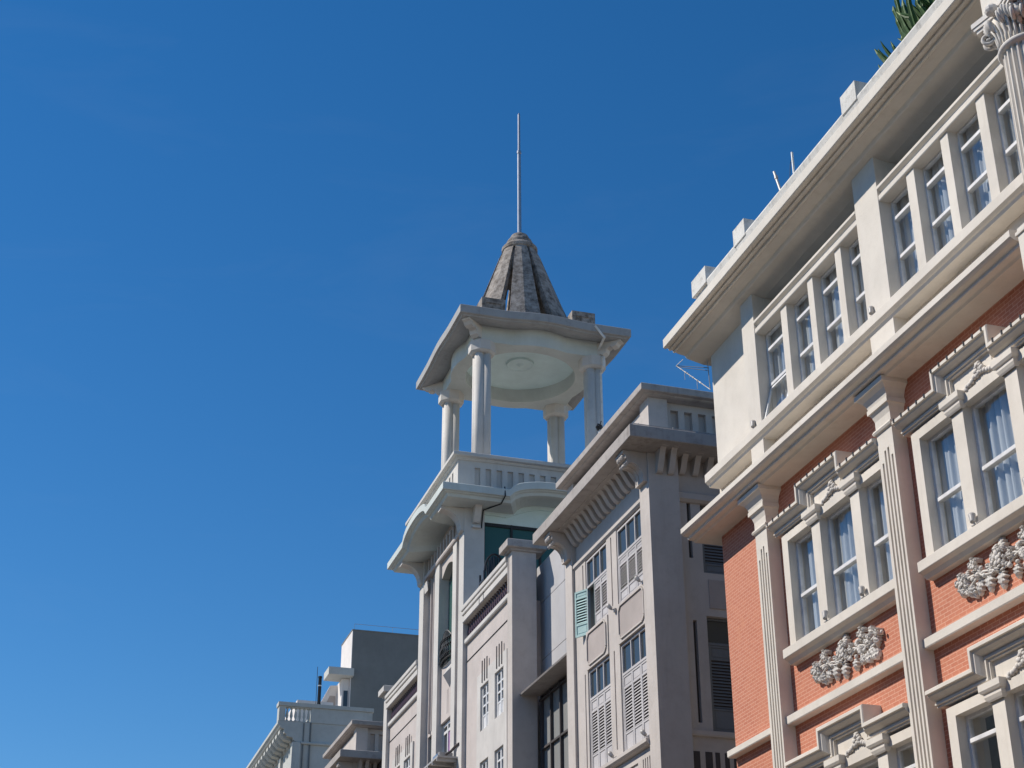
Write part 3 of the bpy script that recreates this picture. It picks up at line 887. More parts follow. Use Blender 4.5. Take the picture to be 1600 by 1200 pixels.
def shut_window(root, y0, y1, z0, z1, zt, xg, opened=False, dark=False, side=None):
    """three shutter leaves under a row of transom panes"""
    fr = MB(); f = .04
    fr.box(xg-.02, xg+.05, y0, y0+f, z0, z1); fr.box(xg-.02, xg+.05, y1-f, y1, z0, z1)
    fr.box(xg-.019, xg+.049, y0+f, y1-f, z1-f, z1); fr.box(xg-.022, xg+.049, y0+f, y1-f, zt-.025, zt+.025)
    n = 1 if side else 3
    wl = (y1-y0-2*f)/n
    for i in range(1, n):
        fr.box(xg-.018, xg+.048, y0+f+wl*i-.018, y0+f+wl*i+.018, zt+.025, z1-f)
    if side: toside(fr, *side)
    mat = 'blueshut' if dark else 'shutter'
    w_ = fr.build('window', mat, root, K, bevel=.003)
    p = MB(); p.add([(xg+.02, y0+f, zt), (xg+.02, y1-f, zt), (xg+.02, y1-f, z1-f), (xg+.02, y0+f, z1-f)], [(0, 1, 2, 3)])
    if side: toside(p, *side)
    p.build('transom_pane', 'bglass', w_, K)
    for i in range(n):
        a, b = y0+f+wl*i+.003, y0+f+wl*(i+1)-.003
        if opened and i == 2:
            continue
        g = leaf(a, b, z0+.005, zt-.028, xg-.012)
        if side: toside(g, *side)
        g.build('shutter', [mat, 'slot'], w_, K)
    if opened:                           # leaf folded outwards on the far jamb, second leaf edge-on
        a, b = y0+f+wl*2+.003, y0+f+wl*3-.003
        g = leaf(a, b, z0-.04, zt-.01, xg-.012)
        g.move(lambda p: Vector((2*(xg-.012)-p.x, p.y, p.z)))
        rotz(g, xg-.012, b, R(-153))
        o = g.build('shutter', ['teal', 'slot'], w_, K); o['label'] = 'teal shutter leaf swung open'
        g = MB(); g.box(xg-.012, xg+.02, y0+f+wl*2-.02, y0+f+wl*2+.2, z0, zt)
        rotz(g, xg, y0+f+wl*2, R(-62)); o = g.build('shutter', 'darkgreen', w_, K); o['label'] = 'dark green leaf folded inwards'
        g = MB(); g.box(xg+.35, xg+.36, y0+f+wl*2, y1-f, z0, zt); g.build('room_interior', 'room', w_, K)
    return w_

def s_bracket(g, u, wd, x_in, x_out, zt, drop):
    """S shaped modillion, profile in x,z"""
    top = []; bot = []
    n = 14; th = 0.085
    for i in range(n+1):
        t = i/n
        x = x_out+(x_in-x_out)*t
        z = zt-0.02-drop*(0.5-0.5*math.cos(math.pi*t))+0.05*math.sin(2*math.pi*t)
        top.append((x, min(zt, z+th))); bot.append((x, z))
    prof = bot+[(x_in, zt)]+[(x_out, zt)]
    g.prism(prof, u, u+wd)

def scroll_bracket(g, y0, y1, x_in, x_out, zt, zb):
    """big end console: scroll nose, quarter hollow under it, foot on the pillar"""
    L = x_in-x_out; H = zt-zb
    pr = [(x_in, zt), (x_out, zt), (x_out, zt-.10*H)]
    for k in range(7):
        a = k/6*math.pi
        pr.append((x_out+.05*L-.06*L*math.cos(a)*0+.06*L*math.sin(a), zt-.10*H-.10*H*(1-math.cos(a))))
    pr += [(x_out+.16*L, zt-.30*H), (x_out+.14*L, zt-.40*H), (x_out+.22*L, zt-.46*H), (x_out+.28*L, zt-.40*H)]
    for k in range(11):
        a = k/10*math.pi/2
        pr.append((x_out+.30*L+.50*L*math.sin(a), zt-.40*H-.50*H*(1-math.cos(a))))
    pr += [(x_in-.2*L, zb), (x_in, zb)]
    g.prism(pr, y0, y1)
    st = len(g.v)
    # two raised ribs on the curved face
    for k in (0.12, 0.5, 0.88):
        yy = y0+(y1-y0)*k
        pts = [(x_out+.30*L+.50*L*math.sin(a), yy, zt-.40*H-.50*H*(1-math.cos(a))) for a in [j/8*math.pi/2 for j in range(9)]]
        g.tube(pts, .018, 6)
    for k in (0.25, 0.5, 0.75):
        g.blob((x_out+.05*L, y0+(y1-y0)*k, zt-.2*H), (.045, .05, .06), None, 8, 5)
    g.blob((x_out+.2*L, (y0+y1)/2, zt-.43*H), (.06, .09, .05), None, 8, 5)

def shuttered_building(label, dy, dz, detail):
    """corner house: pillars, deep cornice on consoles, slotted attic with coping"""
    D = dy
    root = thing('shuttered_building', label, 'building', (11*K, (26.43+dy)*K, 0))
    def B(mb, name, mat, parent=None, bevel=0.0):
        mb.move(lambda p: Vector((p.x, p.y+dy, p.z+(dz if p.z > 8 else 0))))
        return mb.build(name, mat, parent or root, K, bevel)
    # body
    XW = 11.10
    hol = [(26.93, 28.46, 10.36, 11.98), (29.06, 30.36, 10.36, 11.98), (26.93, 28.46, 7.3, 9.52), (29.06, 30.36, 7.3, 9.52)] if detail else []
    g = MB(); g.face('x', XW, 26.6, 31.8, KG, 14.0, hol, th=.22, open=True); B(g, 'front_wall', 'pink')
    g = MB()
    shol = [(12.16, 12.9, 10.54, 12.0), (12.16, 12.9, 7.42, 9.66)] if detail else []
    shol2 = [(11.87, 11.95, 10.82, 12.05), (11.87, 11.95, 7.56, 9.55)] if detail else []
    g.face('y', 26.62, 11.3, 19, KG, 13.2, shol+shol2, th=.25, open=True)
    B(g, 'side_wall', 'pink')
    g = MB(); g.box(11.34, 19, 31.6, 31.8, KG, 13.9); g.box(18.8, 19, 26.9, 31.6, KG, 13.9); g.box(11.34, 18.8, 26.87, 31.6, 13.12, 13.16)
    B(g, 'back_wall', 'pink')
    if detail:
        for za, zb_ in ((10.8, 12.1), (7.5, 9.6)):
            g = MB(); g.box(11.86, 11.96, 26.72, 26.74, za, zb_); g.build('groove', 'slot', root, K)
    # pillars
    for a, c, x1 in ((26.43, 26.93, 11.65), (31.06, 31.52, 11.4)):
        g = MB(); g.box(11.0, x1, a, c, KG, 12.94); B(g, 'pillar', 'pink', bevel=.006)
    # cornice slab
    g = MB()
    g.ring(11.0, 19.2, 26.43, 31.45, [(-0.3, 12.87), (0.0, 12.88), (0.56, 12.905), (0.585, 12.91), (0.59, 12.92), (0.59, 13.16), (0.57, 13.175), (-.3, 13.18)], close=True)
    B(g, 'cornice', 'pinkdirty', bevel=.006)
    # attic with posts, slots and coping
    g = MB(); g.face('y', 26.6, 11.25, 19, 13.17, 14.16, [(11.62+i*.305, 11.62+i*.305+.17, 13.25, 13.98) for i in range(14)], d=.1, th=.3)
    g.box(11.35, 11.6, 26.95, 31.3, 13.17, 14.16)
    g.face('x', 11.28, 26.9, 31.4, 13.17, 14.16, [(27.3+i*.305, 27.3+i*.305+.17, 13.25, 13.98) for i in range(13)], d=.06, th=.07)
    B(g, 'attic', 'pink')
    for a, c, x1 in ((26.43, 26.93, 11.50), (31.06, 31.50, 11.4)):
        g = MB(); g.box(11.08, x1, a+.04, c, 13.17, 14.155); B(g, 'attic_post', 'pink', bevel=.005)
    g = MB()
    g.ring(11.08, 19.2, 26.47, 31.45, [(-.3, 14.13), (.06, 14.145), (.11, 14.16), (.12, 14.18), (.21, 14.19), (.22, 14.20), (.22, 14.335), (.2, 14.35), (-.3, 14.36)])
    B(g, 'coping', 'pinkdirty', bevel=.005)
    # consoles
    for a, c in ((26.48, 26.90), (31.08, 31.48)):
        g = MB(); scroll_bracket(g, a, c, 11.01, 10.50, 12.89, 12.28); B(g, 'console', 'pink')
    n = 14
    for i in range(n):
        y = 27.06+i*(3.92-.16)/(n-1)
        g = MB(); s_bracket(g, y, .15, 11.13, 10.66, 12.90, .32); B(g, 'modillion', 'pink')
    for i, x in enumerate((11.16, 11.40)):
        g = MB(); s_bracket(g, 0, .12, 26.44, 26.02, 12.90, .42); g.move(lambda p: Vector((x+p.y, p.x, p.z))); B(g, 'modillion', 'pink')
    for i in range(5):
        x = 11.72+i*.28
        g = MB(); s_bracket(g, 0, .12, 26.63, 26.18, 12.90, .30); g.move(lambda p: Vector((x+p.y, p.x, p.z))); B(g, 'modillion', 'pink')
    if not detail:
        for a in (27.2, 29.2):
            g = MB(); g.box(XW-.01, XW, a, a+1.3, 10.4, 11.9); B(g, 'window', 'bglass')
        return root
    # lintel moulding
    g = MB(); g.prism([(XW+.02, 12.0), (11.06, 12.0), (11.02, 12.04), (11.02, 12.11), (11.05, 12.14), (XW+.02, 12.16)], 26.94, 31.05); g.build('lintel', 'pink', root, K, bevel=.004)
    g = MB(); g.prism([(26.66, 11.98), (26.58, 11.98), (26.52, 12.03), (26.52, 12.15), (26.55, 12.18), (26.66, 12.2)], 11.66, 19, 'x'); g.build('lintel', 'pink', root, K)
    # mullion panels with sunk grooves
    for a, c in ((28.47, 29.05), (30.37, 31.05)):
        m = (a+c)/2+(0.02 if a < 29 else -.18)
        g = MB(); g.face('x', 11.065, a, c, 7.25, 12.0, [(m-.03, m+.03, 7.5, 9.5), (m-.03, m+.03, 10.45, 11.95)], d=.05, th=.09)
        g.build('mullion', 'pink', root, K, bevel=.003)
    # aprons with cut-corner panels
    for a, c in ((26.93, 28.46), (29.06, 30.36)):
        for z0, z1 in ((9.53, 10.36),):
            g = MB(); g.box(11.04, XW+.1, a, c, z0, z1); g.build('apron', 'pink', root, K, bevel=.003)
            e = .1; k = .09
            pts = [(a+e+k, z0+.1), (c-e-k, z0+.1), (c-e, z0+.1+k), (c-e, z1-.08-k), (c-e-k, z1-.08), (a+e+k, z1-.08), (a+e, z1-.08-k), (a+e, z0+.1+k)]
            g = MB(); g.prism(pts, 11.0395, 11.05, 'x'); 
            g.build('apron_panel', 'pinkpanel', root, K)
            g = MB()
            for i in range(8):
                p, q = Vector(pts[i]), Vector(pts[(i+1) % 8])
                d_ = (q-p).normalized(); nn = Vector((d_.y, -d_.x))
                g.add([(x_, u.x, u.y) for x_ in (11.012, 11.045) for u in (p, q, q+nn*.035, p+nn*.035)], [(0, 1, 2, 3), (4, 5, 6, 7), (0, 1, 5, 4), (2, 3, 7, 6), (1, 2, 6, 5), (0, 3, 7, 4)])
            g.build('apron_moulding', 'pink', root, K)
    # sills
    g = MB(); g.prism([(XW, 7.16), (10.98, 7.18), (10.93, 7.22), (10.93, 7.29), (XW+.1, 7.3)], 26.935, 31.055); g.build('window_sill', 'pink', root, K, bevel=.003)
    g = MB(); g.face('x', 11.06, 26.935, 31.05, 5.0, 7.16, [(27.08+i*.11, 27.13+i*.11, 6.4, 7.0) for i in range(4)]+[(27.7, 28.4, 5.4, 7.0)]+[(29.1+i*.11, 29.15+i*.11, 6.4, 7.0) for i in range(4)], d=.03, th=.05); g.build('apron', 'pink', root, K)
    # front windows
    shut_window(root, 26.95, 28.45, 10.37, 11.97, 11.36, 11.10)
    shut_window(root, 29.07, 30.35, 10.37, 11.97, 11.36, 11.10, opened=True)
    shut_window(root, 26.95, 28.45, 7.31, 9.51, 8.90, 11.11)
    shut_window(root, 29.07, 30.35, 7.31, 9.51, 8.90, 11.11)
    # side windows, panel, sill and vents
    shut_window(root, 0.0, .72, 10.55, 11.99, 11.42, .0, dark=True, side=(12.17, 26.74))
    shut_window(root, 0.0, .72, 7.43, 9.65, 9.14, .0, dark=True, side=(12.17, 26.74))
    g = MB(); g.box(12.24, 13.2, 26.60, 26.62, 9.82, 10.40); g.build('apron_panel', 'pinkpanel', root, K)
    g = MB(); g.prism([(26.64, 7.28), (26.56, 7.3), (26.55, 7.33), (26.55, 7.40), (26.64, 7.41)], 11.66, 19, 'x'); g.build('window_sill', 'pink', root, K)
    for x, w_ in ((11.72, .14), (11.97, .14), (12.17, .09), (12.36, .09), (12.54, .3)):
        g = MB(); g.box(x, x+w_, 26.612, 26.63, 5.9, 7.02); g.build('vent', 'slot', root, K)
    g = MB(); g.tube([(10.5, 25.88, 13.20), (14.0, 25.88, 13.20)], .009, 6)
    for x in (10.6, 11.35, 12.1, 12.85): g.blob((x, 25.88, 13.205), (.018, .018, .018), None, 6, 4)
    g.build('cable', 'lampgrey', root, K)
    return root

pink = shuttered_building('pink grey building with white louvred shutters and cornice on curled brackets', 0.0, 0.0, True)

def wall_lamp(x, y, z, label, K=K):
    t = thing('wall_lamp', label, 'lamp', (K*x, K*y, K*z+CAM_H), 'small lamps on the shuttered building')
    g = MB(); g.tube([(x+.03, y, z-.02), (x, y, z), (x-.04, y+.02, z-.01), (x-.06, y+.04, z+.03)], .012, 7); g.box(x-.0, x+.04, y-.03, y+.03, z-.06, z+.02); g.build('arm', 'lampgrey', t, K)
    g = MB(); g.smooth = True; c0 = Vector((x-.07, y+.06, z+.06)); d = Vector((-.4, .5, .75)).normalized()
    g.tube([c0-d*.06, c0-d*.04, c0+d*.02, c0+d*.06], .03, 12, .05); g.build('lamp_head', 'lampgrey', t, K)
wall_lamp(11.02, 28.60, 10.32, 'grey lamp on a bracket between the two upper shuttered windows')
wall_lamp(11.0, 26.97, 10.36, 'grey lamp at the foot of the upper shuttered window beside the corner pillar')
wall_lamp(11.0, 26.97, 7.33, 'grey lamp at the foot of the lower shuttered window beside the corner pillar')
wall_lamp(11.0, 28.72, 7.33, 'grey lamp on the sill between the two lower shuttered windows')
def roof_lamp(x, y, z, label):
    t = thing('roof_lamp', label, 'lamp', (K*x, K*y, K*z+CAM_H), 'dark lamps on the copings')
    g = MB(); g.box(x-.03, x+.03, y-.03, y+.03, z, z+.12); g.build('base', 'whitepipe', t, K)
    g = MB(); g.tube([(x-.02, y, z+.12), (x-.03, y, z+.2)], .05, 10, .075); g.tube([(x-.1, y-.06, z+.16), (x-.05, y, z+.26), (x+.05, y+.05, z+.26), (x+.1, y+.08, z+.16)], .018, 6); g.tube([(x, y, z+.24), (x+.02, y-.03, z+.33)], .012, 6)
    g.build('lamp_head', 'dark', t, K)
roof_lamp(10.95, 28.9, 14.35, 'black lamp on the coping of the shuttered building, in front of the tower column')

# ================================================================== GLASS FRONTED INFILL
inf = thing('clad_building', 'narrow grey clad building with a dark window grid beside the tower wing', 'building', (11.87*K, 32*K, 0))
g = MB(); g.box(11.89, 16, 31.82, 36.3, KG, 13.95); g.build('body', 'slot', inf, K)
for z0, z1 in ((10.56, 11.42), (11.435, 12.90), (12.915, 13.95)):
    for a, c in ((31.83, 32.9), (32.91, 34.05), (34.06, 35.53), (35.54, 36.2)):
        g = MB(); g.box(11.87, 11.9, a, c, z0, z1); g.build('cladding_panel', 'greyplate', inf, K, bevel=.004)
g = MB(); g.prism([(11.9, 10.44), (11.2, 10.40), (11.18, 10.44), (11.9, 10.5)], 31.85, 35.56); g.build('canopy', 'pinkdirty', inf, K, bevel=.004)
g = MB()
for k in range(6):
    y = 31.9+k*.70; g.box(11.68, 11.78, y, y+.05, 4, 10.39)
for z in (10.33, 9.13, 8.1, 7.0): g.box(11.685, 11.775, 31.85, 35.55, z-.05, z)
g.build('window_grid', 'slot', inf, K)
for k in range(5):
    for a, c in ((9.13, 10.28), (8.1, 9.08), (7.0, 8.05)):
        y = 31.95+k*.70
        g = MB(); g.add([(11.75, y, a), (11.75, y+.65, a), (11.75+random.uniform(0, .01), y+.65, c), (11.75, y, c)], [(0, 1, 2, 3)]); g.build('pane', 'blind', inf, K)

# ================================================================== TOWER BUILDING
TCX, TCY = 13.5, 42.7
tw = thing('tower_building', 'grey white tower building with an open pavilion and ribbed spire on top', 'building', (11*K, 42.7*K, 0))
def T(mb, name, mat, parent=None, bevel=0.0): return mb.build(name, mat, parent or tw, K, bevel)

# tower shaft
g = MB(); g.box(11.6, 16.0, 40.6, 44.8, KG, 13.2); g.box(15.6, 16.0, 40.4, 45.0, 13.2, 17.2); T(g, 'tower_core', 'greywall')
for y, y1 in ((40.13, 40.65), (44.75, 45.27)):
    for x0, x1 in ((11.0, 11.60), (15.45, 16.0)):
        g = MB(); g.box(x0, x1, y, y1, KG, 17.12); T(g, 'pilaster', 'grey', bevel=.006)
for a, c in ((41.15, 41.56), (43.1, 43.62)):
    g = MB(); g.box(11.06, 11.4, a, c, KG, 16.55); T(g, 'pilaster', 'grey', bevel=.005)
g = MB()
g.face('x', 11.2, 40.65, 41.15, KG, 17.1, [(40.7, 41.1, 9.6, 11.55)], d=.1, th=.3)
g.face('x', 11.2, 43.62, 44.75, KG, 17.1, [(43.8, 44.6, 9.6, 11.55)], d=.1, th=.3)
g.box(11.12, 11.2, 43.95, 44.0, 11.6, 16.4); g.box(11.12, 11.2, 44.3, 44.35, 11.6, 16.4)
T(g, 'recess_wall', 'greywall')
for ya, yb in ((43.85, 44.55), (40.72, 41.08)):
    g = MB(); g.box(11.26, 11.29, ya, yb, 9.6, 11.5); T(g, 'window', 'bglass')
# centre bay
g = MB()
g.face('x', 11.18, 41.56, 43.1, 11.56, 13.2, [(42.36, 42.40, 11.7, 12.4), (42.24, 42.27, 11.7, 12.4)], d=.05, th=.3)
g.box(11.2, 11.5, 41.56, 43.1, KG, 9.6)
g.box(11.45, 11.5, 41.56, 43.1, 9.6, 11.6)
T(g, 'bay_wall', 'greywall')
g = MB()                                 # arched head of the tall window
pr = [(41.56, 16.6), (43.1, 16.6), (43.1, 15.95)]
for k in range(11):
    t = k/10; pr.append((43.02-1.38*t, 15.95+.24*math.sin(math.pi*t)))
pr.append((41.56, 15.95))
g.prism(pr, 11.14, 11.4, 'x')
T(g, 'window_arch', 'greywall')
g = MB(); g.add([(11.36, 41.56, 13.15), (11.36, 43.1, 13.15), (11.36, 43.1, 16.3), (11.36, 41.56, 16.3)], [(0, 1, 2, 3)]); T(g, 'tall_window', 'gglass')
g = MB()                                 # wrought iron balconet, bowed
for k in range(15):
    y = 41.62+k*.1; bow = .12*math.sin(math.pi*k/14)
    top = 13.2+.9*(0.55+.45*math.sin(math.pi*k/14))
    pts = [(11.17-bow*q*1.6, y, 13.2+(top-13.2)*q2) for q, q2 in ((.3, 0), (1, .35), (.55, .8), (.4, 1))]
    g.tube(pts, .016, 5)
    for z in (13.35, 13.6, 13.8):
        rr = .045
        g.tube([(11.12-bow, y+.05+rr*math.cos(a), z+rr*math.sin(a)) for a in [j*math.pi/4 for j in range(9)]], .012, 5)
g.tube([(11.14-.05*math.sin(math.pi*k/14), 41.62+k*.1, 13.2+.9*(0.55+.45*math.sin(math.pi*k/14))) for k in range(15)], .022, 6)
g.tube([(11.13-.1*math.sin(math.pi*k/14), 41.62+k*.1, 13.24) for k in range(15)], .02, 6)
T(g, 'balconet_railing', 'dark')
g = MB()                                 # pointed corbel under the sill
g.add([(11.18, 41.85, 12.95), (11.18, 42.35, 12.95), (10.97, 42.1, 12.72), (11.18, 42.1, 12.38), (11.18, 41.9, 13.05), (11.18, 42.3, 13.05)], [(0, 1, 2), (0, 2, 3), (1, 3, 2), (0, 3, 1), (0, 2, 4), (1, 5, 2), (4, 2, 5)])
T(g, 'corbel', 'grey')
g = MB(); y0, y1, z0, z1 = 41.58, 43.08, 9.6, 11.54
for a in (0, .335, .665, 1):
    g.box(11.26, 11.33, y0+(y1-y0)*a-.04, y0+(y1-y0)*a+.04, z0, z1)
for z in (z0+.05, 10.55, 11.28, z1-.05): g.box(11.265, 11.325, y0, y1, z-.04, z+.04)
wn = T(g, 'window', 'whitewood')
g = MB(); g.add([(11.3, y0, z0), (11.3, y1, z0), (11.3, y1, z1), (11.3, y0, z1)], [(0, 1, 2, 3)]); T(g, 'pane', 'bglass', wn)
g = MB(); g.box(11.285, 11.295, y0+.52, y0+.97, 10.6, 11.24); T(g, 'curtain', 'purple', wn)
# frieze with little posts below the eaves
g = MB(); g.prism([(11.3, 16.46), (11.02, 16.46), (11.0, 16.5), (11.0, 16.56), (11.3, 16.58)], 40.66, 44.74)
for k in range(11): g.box(11.08, 11.28, 40.9+k*.36, 41.0+k*.36, 16.58, 17.1)
g.box(11.22, 11.3, 40.66, 44.74, 16.58, 17.5)
T(g, 'frieze', 'greywall')
# glazed side
g = MB(); g.box(11.6, 15.45, 40.32, 40.44, 16.78, 17.5); g.box(11.6, 15.45, 40.34, 40.5, KG, 13.2)
T(g, 'side_wall', 'mint')
g = MB()
pr = [(11.6, 17.45), (15.45, 17.45), (15.45, 17.0), (14.75, 16.98)]
for k in range(13):
    t = k/12; pr.append((14.72-2.44*t, 16.97+.36*math.sin(math.pi*t)))
pr += [(12.25, 16.98), (11.6, 17.0)]
g.prism([(a, b) for a, b in pr], 40.25, 40.315, 'y'); T(g, 'arch_panel', 'mint')
g = MB()
for x in (11.61, 12.44, 13.3, 14.15, 14.98, 15.4): g.box(x, x+.06, 40.32, 40.40, 13.2, 16.78)
for z in (16.68, 14.75): g.box(11.6, 15.45, 40.325, 40.395, z, z+.09)
gf = T(g, 'glazing_frame', 'dark')
g = MB(); g.add([(11.6, 40.37, 13.2), (15.45, 40.37, 13.2), (15.45, 40.37, 16.74), (11.6, 40.37, 16.74)], [(0, 1, 2, 3)]); T(g, 'pane', 'gglass', gf)
# north side closed
g = MB(); g.box(11.6, 15.45, 44.95, 45.1, 13.2, 17.3); T(g, 'north_wall', 'greywall')
# eaves with an arched lift in the middle of each side
def arch(t, o):
    return 0.36*math.sqrt(max(0, 1-(t/0.40)**2))**0.9 if abs(t) < .40 else 0
TX0, TX1, TY0, TY1 = 11.0, 16.0, 40.13, 45.27
g = MB()
g.ring(TX0, TX1, TY0, TY1, [(-.6, 17.08), (.10, 17.09), (.55, 17.06), (.68, 17.08), (.72, 17.16), (.79, 17.18), (.80, 17.20), (.86, 17.21), (.87, 17.22), (.87, 17.42), (.85, 17.44), (0.25, 17.5), (-.6, 17.55)], arch, 48)
T(g, 'eaves', 'mintgrey')
for y in (40.16, 44.86):                 # curved brackets on the street side
    g = MB()
    pr = [(11.02, 17.08), (10.32, 17.07), (10.32, 16.98)]
    for k in range(9):
        a = k/8*math.pi/2; pr.append((10.38+.52*math.sin(a), 16.98-.52*(1-math.cos(a))))
    pr += [(10.92, 16.40), (11.02, 16.36)]
    g.prism(pr, y, y+.36); T(g, 'bracket', 'grey', bevel=.005)
for x in (11.24, 15.6):
    g = MB(); s_bracket(g, 0, .2, 40.14, 39.7, 17.08, .42); g.box(40.02, 40.14, -.02, .22, 16.47, 16.53)
    g.move(lambda p: Vector((x+p.y, p.x, p.z))); T(g, 'bracket', 'grey')
g = MB(); g.prism([(11.02, 16.35), (10.98, 16.3), (11.02, 16.0)], 44.3, 44.7); T(g, 'key_block', 'grey')
# parapet with slots
PX0, PX1, PY0, PY1 = 10.74, 16.26, 39.94, 45.46
g = MB()
g.face('y', PY0, PX0, PX1, 17.45, 18.5, [(PX0+.5+i*.33, PX0+.5+i*.33+.17, 17.72, 18.28) for i in range(14)], d=.08, th=.3)
g.face('x', PX0, PY0+.301, PY1-.001, 17.45, 18.5, [(PY0+.5+i*.33, PY0+.5+i*.33+.17, 17.72, 18.281) for i in range(14)], d=.08, th=.3)
g.box(PX1-.3, PX1, PY0+.31, PY1, 17.45, 18.5); g.box(PX0+.31, PX1-.31, PY1-.3, PY1, 17.45, 18.5); g.box(11, 16, 40.2, 45.2, 17.46, 17.6)
T(g, 'parapet', 'grey')
g = MB(); g.ring(PX0, PX1, PY0, PY1, [(-.3, 18.46), (.03, 18.47), (.06, 18.50), (.07, 18.54), (.17, 18.55), (.18, 18.56), (.18, 18.65), (.16, 18.67), (-.3, 18.68)]); T(g, 'parapet_coping', 'grey', bevel=.004)
# four clustered columns
for sx in (-1, 1):
    for sy in (-1, 1):
        cx, cy = TCX+1.8*sx, TCY+1.8*sy
        g = MB(); g.smooth = True
        for dx in (-.11, .11):
            for dy in (-.11, .11):
                g.lathe(cx+dx, cy+dy, [(.155, 17.6), (.15, 20), (.145, 22.6)], 20)
        cl = T(g, 'column', 'grey')
        g = MB(); g.lathe(cx, cy, [(.30, 22.46), (.36, 22.48), (.40, 22.52), (.42, 22.53), (.42, 22.86)], 8); g.move(lambda p: Vector((cx+(p.x-cx)*math.cos(R(22.5))-(p.y-cy)*math.sin(R(22.5)), cy+(p.x-cx)*math.sin(R(22.5))+(p.y-cy)*math.cos(R(22.5)), p.z)))
        T(g, 'capital', 'grey', cl)
# ring beam with a domed ceiling
g = MB(); N = 144; vs = []
def ro(a): return max(2.22, 2.06/max(abs(math.cos(a)), abs(math.sin(a))))
for i in range(N):
    a = 2*math.pi*i/N
    o_ = ro(a); c_, s_ = math.cos(a), math.sin(a)
    for r_, z in ((1.78, 23.36), (1.76, 22.86), (o_, 22.86), (o_, 23.5)):
        vs.append((TCX+r_*c_, TCY+r_*s_, z))
g.add(vs, [(i*4+k, ((i+1) % N)*4+k, ((i+1) % N)*4+k+1, i*4+k+1) for i in range(N) for k in range(3)])
T(g, 'ring_beam', 'mintgrey')
g = MB(); g.smooth = True
g.lathe(TCX, TCY, [(1.80, 23.33), (1.5, 23.35), (1.0, 23.37), (.5, 23.38), (.02, 23.38)], 64, cap=False); T(g, 'ceiling', 'mint')
g = MB(); g.smooth = True
g.lathe(TCX, TCY, [(.44, 23.38), (.44, 23.31), (.41, 23.30), (.38, 23.33), (.30, 23.345), (.22, 23.32), (.15, 23.335), (.10, 23.31), (.07, 23.27), (.0, 23.26)], 48, cap=False); T(g, 'ceiling_rose', 'mint')
# roof slab, gently lifted in the middle of each side
def wave(t, o):
    k = max(0, min(1, (o+.7)/.6))
    return 0.085*k*(0.5+0.5*math.cos(math.pi*t/.55)) if abs(t) < .55 else 0
RH = 2.06
g = MB()
g.ring(TCX-RH, TCX+RH, TCY-RH, TCY+RH, [(-.9, 23.42), (-.02, 23.40), (.2, 23.34), (.45, 23.30), (.60, 23.31), (.62, 23.35), (.68, 23.36), (.70, 23.37), (.70, 23.62), (.68, 23.64), (.3, 23.7), (-.9, 23.9), (-2.05, 23.9)], wave, 48, close=False)
rs = T(g, 'roof_slab', 'roofedge')
for sx in (-1, 1):
    for sy in (-1, 1):
        g = MB()                         # diagonal consoles under the roof corners
        pr = [(-.1, 23.36), (.95, 23.34), (.97, 23.26), (.86, 23.22), (.80, 23.14), (.66, 23.10), (.60, 23.16), (.5, 23.1), (.46, 22.98), (.34, 22.90), (.26, 22.96), (.2, 22.88), (-.1, 22.86)]
        g.prism(pr, -.13, .13)
        a = math.atan2(sy, sx); bx, by = TCX+sx*1.85, TCY+sy*1.85
        g.move(lambda p: Vector((bx+p.x*math.cos(a)-p.y*math.sin(a), by+p.x*math.sin(a)+p.y*math.cos(a), p.z)))
        T(g, 'console', 'grey')
        x, y = TCX+sx*1.47-.1, TCY+sy*2.0
        g = MB(); g.face('y', y-.3, x-.38, x+.38, 23.6, 24.27, [(x-.24, x+.24, 23.65, 24.1)], d=.03, th=.6); T(g, 'roof_block', 'oldstone', rs, bevel=.01)
# pierced cone
PR = [(23.86, 1.97), (25.3, 1.40), (26.6, .93), (27.3, .68), (27.62, .53)]
def rad(z):
    for (a, ra), (b, rb) in zip(PR, PR[1:]):
        if z <= b: return ra+(rb-ra)*(z-a)/(b-a)
    return PR[-1][1]
g = MB()
zs = [23.86+i*(27.62-23.86)/10 for i in range(11)]
for k in range(8):
    a0 = 2*math.pi*k/8+R(33)
    for dr0, dr1, half in ((0.0, .24, 15.0), (.06, .2, 16.2)):
        vs = []
        for z in zs:
            r_ = rad(z)
            hh = R(half)*(1.0+.25*(z-23.86)/3.7)
            for rr, aa in ((r_-dr0, a0-hh), (r_-dr0, a0), (r_-dr0, a0+hh), (max(.1, r_-dr1), a0+hh), (max(.1, r_-dr1), a0-hh)):
                vs.append((TCX+rr*math.cos(aa), TCY+rr*math.sin(aa), z))
        g.add(vs, [(i*5+j, i*5+(j+1) % 5, (i+1)*5+(j+1) % 5, (i+1)*5+j) for i in range(10) for j in range(5)]+[(0, 1, 2, 3, 4), (50, 51, 52, 53, 54)])
g.lathe(TCX, TCY, [(rad(26.5)-.2, 26.5), (rad(26.8)-.12, 26.8), (rad(27.3)-.08, 27.3), (.42, 27.62)], 32)
sp = T(g, 'spire', 'oldstone')
g = MB(); g.lathe(TCX, TCY, [(.56, 27.50), (.60, 27.55), (.60, 27.66), (.52, 27.76), (.45, 27.80), (.44, 27.9), (.40, 27.98), (.33, 28.03), (.32, 28.10), (.28, 28.18), (.18, 28.25), (.07, 28.28)], 40); T(g, 'cap', 'oldstone', sp)
g = MB(); g.lathe(TCX, TCY, [(.07, 28.2), (.065, 29.9), (.06, 31.55), (.075, 31.56), (.075, 31.66), (.045, 31.68), (.04, 33.2), (.01, 33.28)], 12)
T(g, 'mast', 'metal')
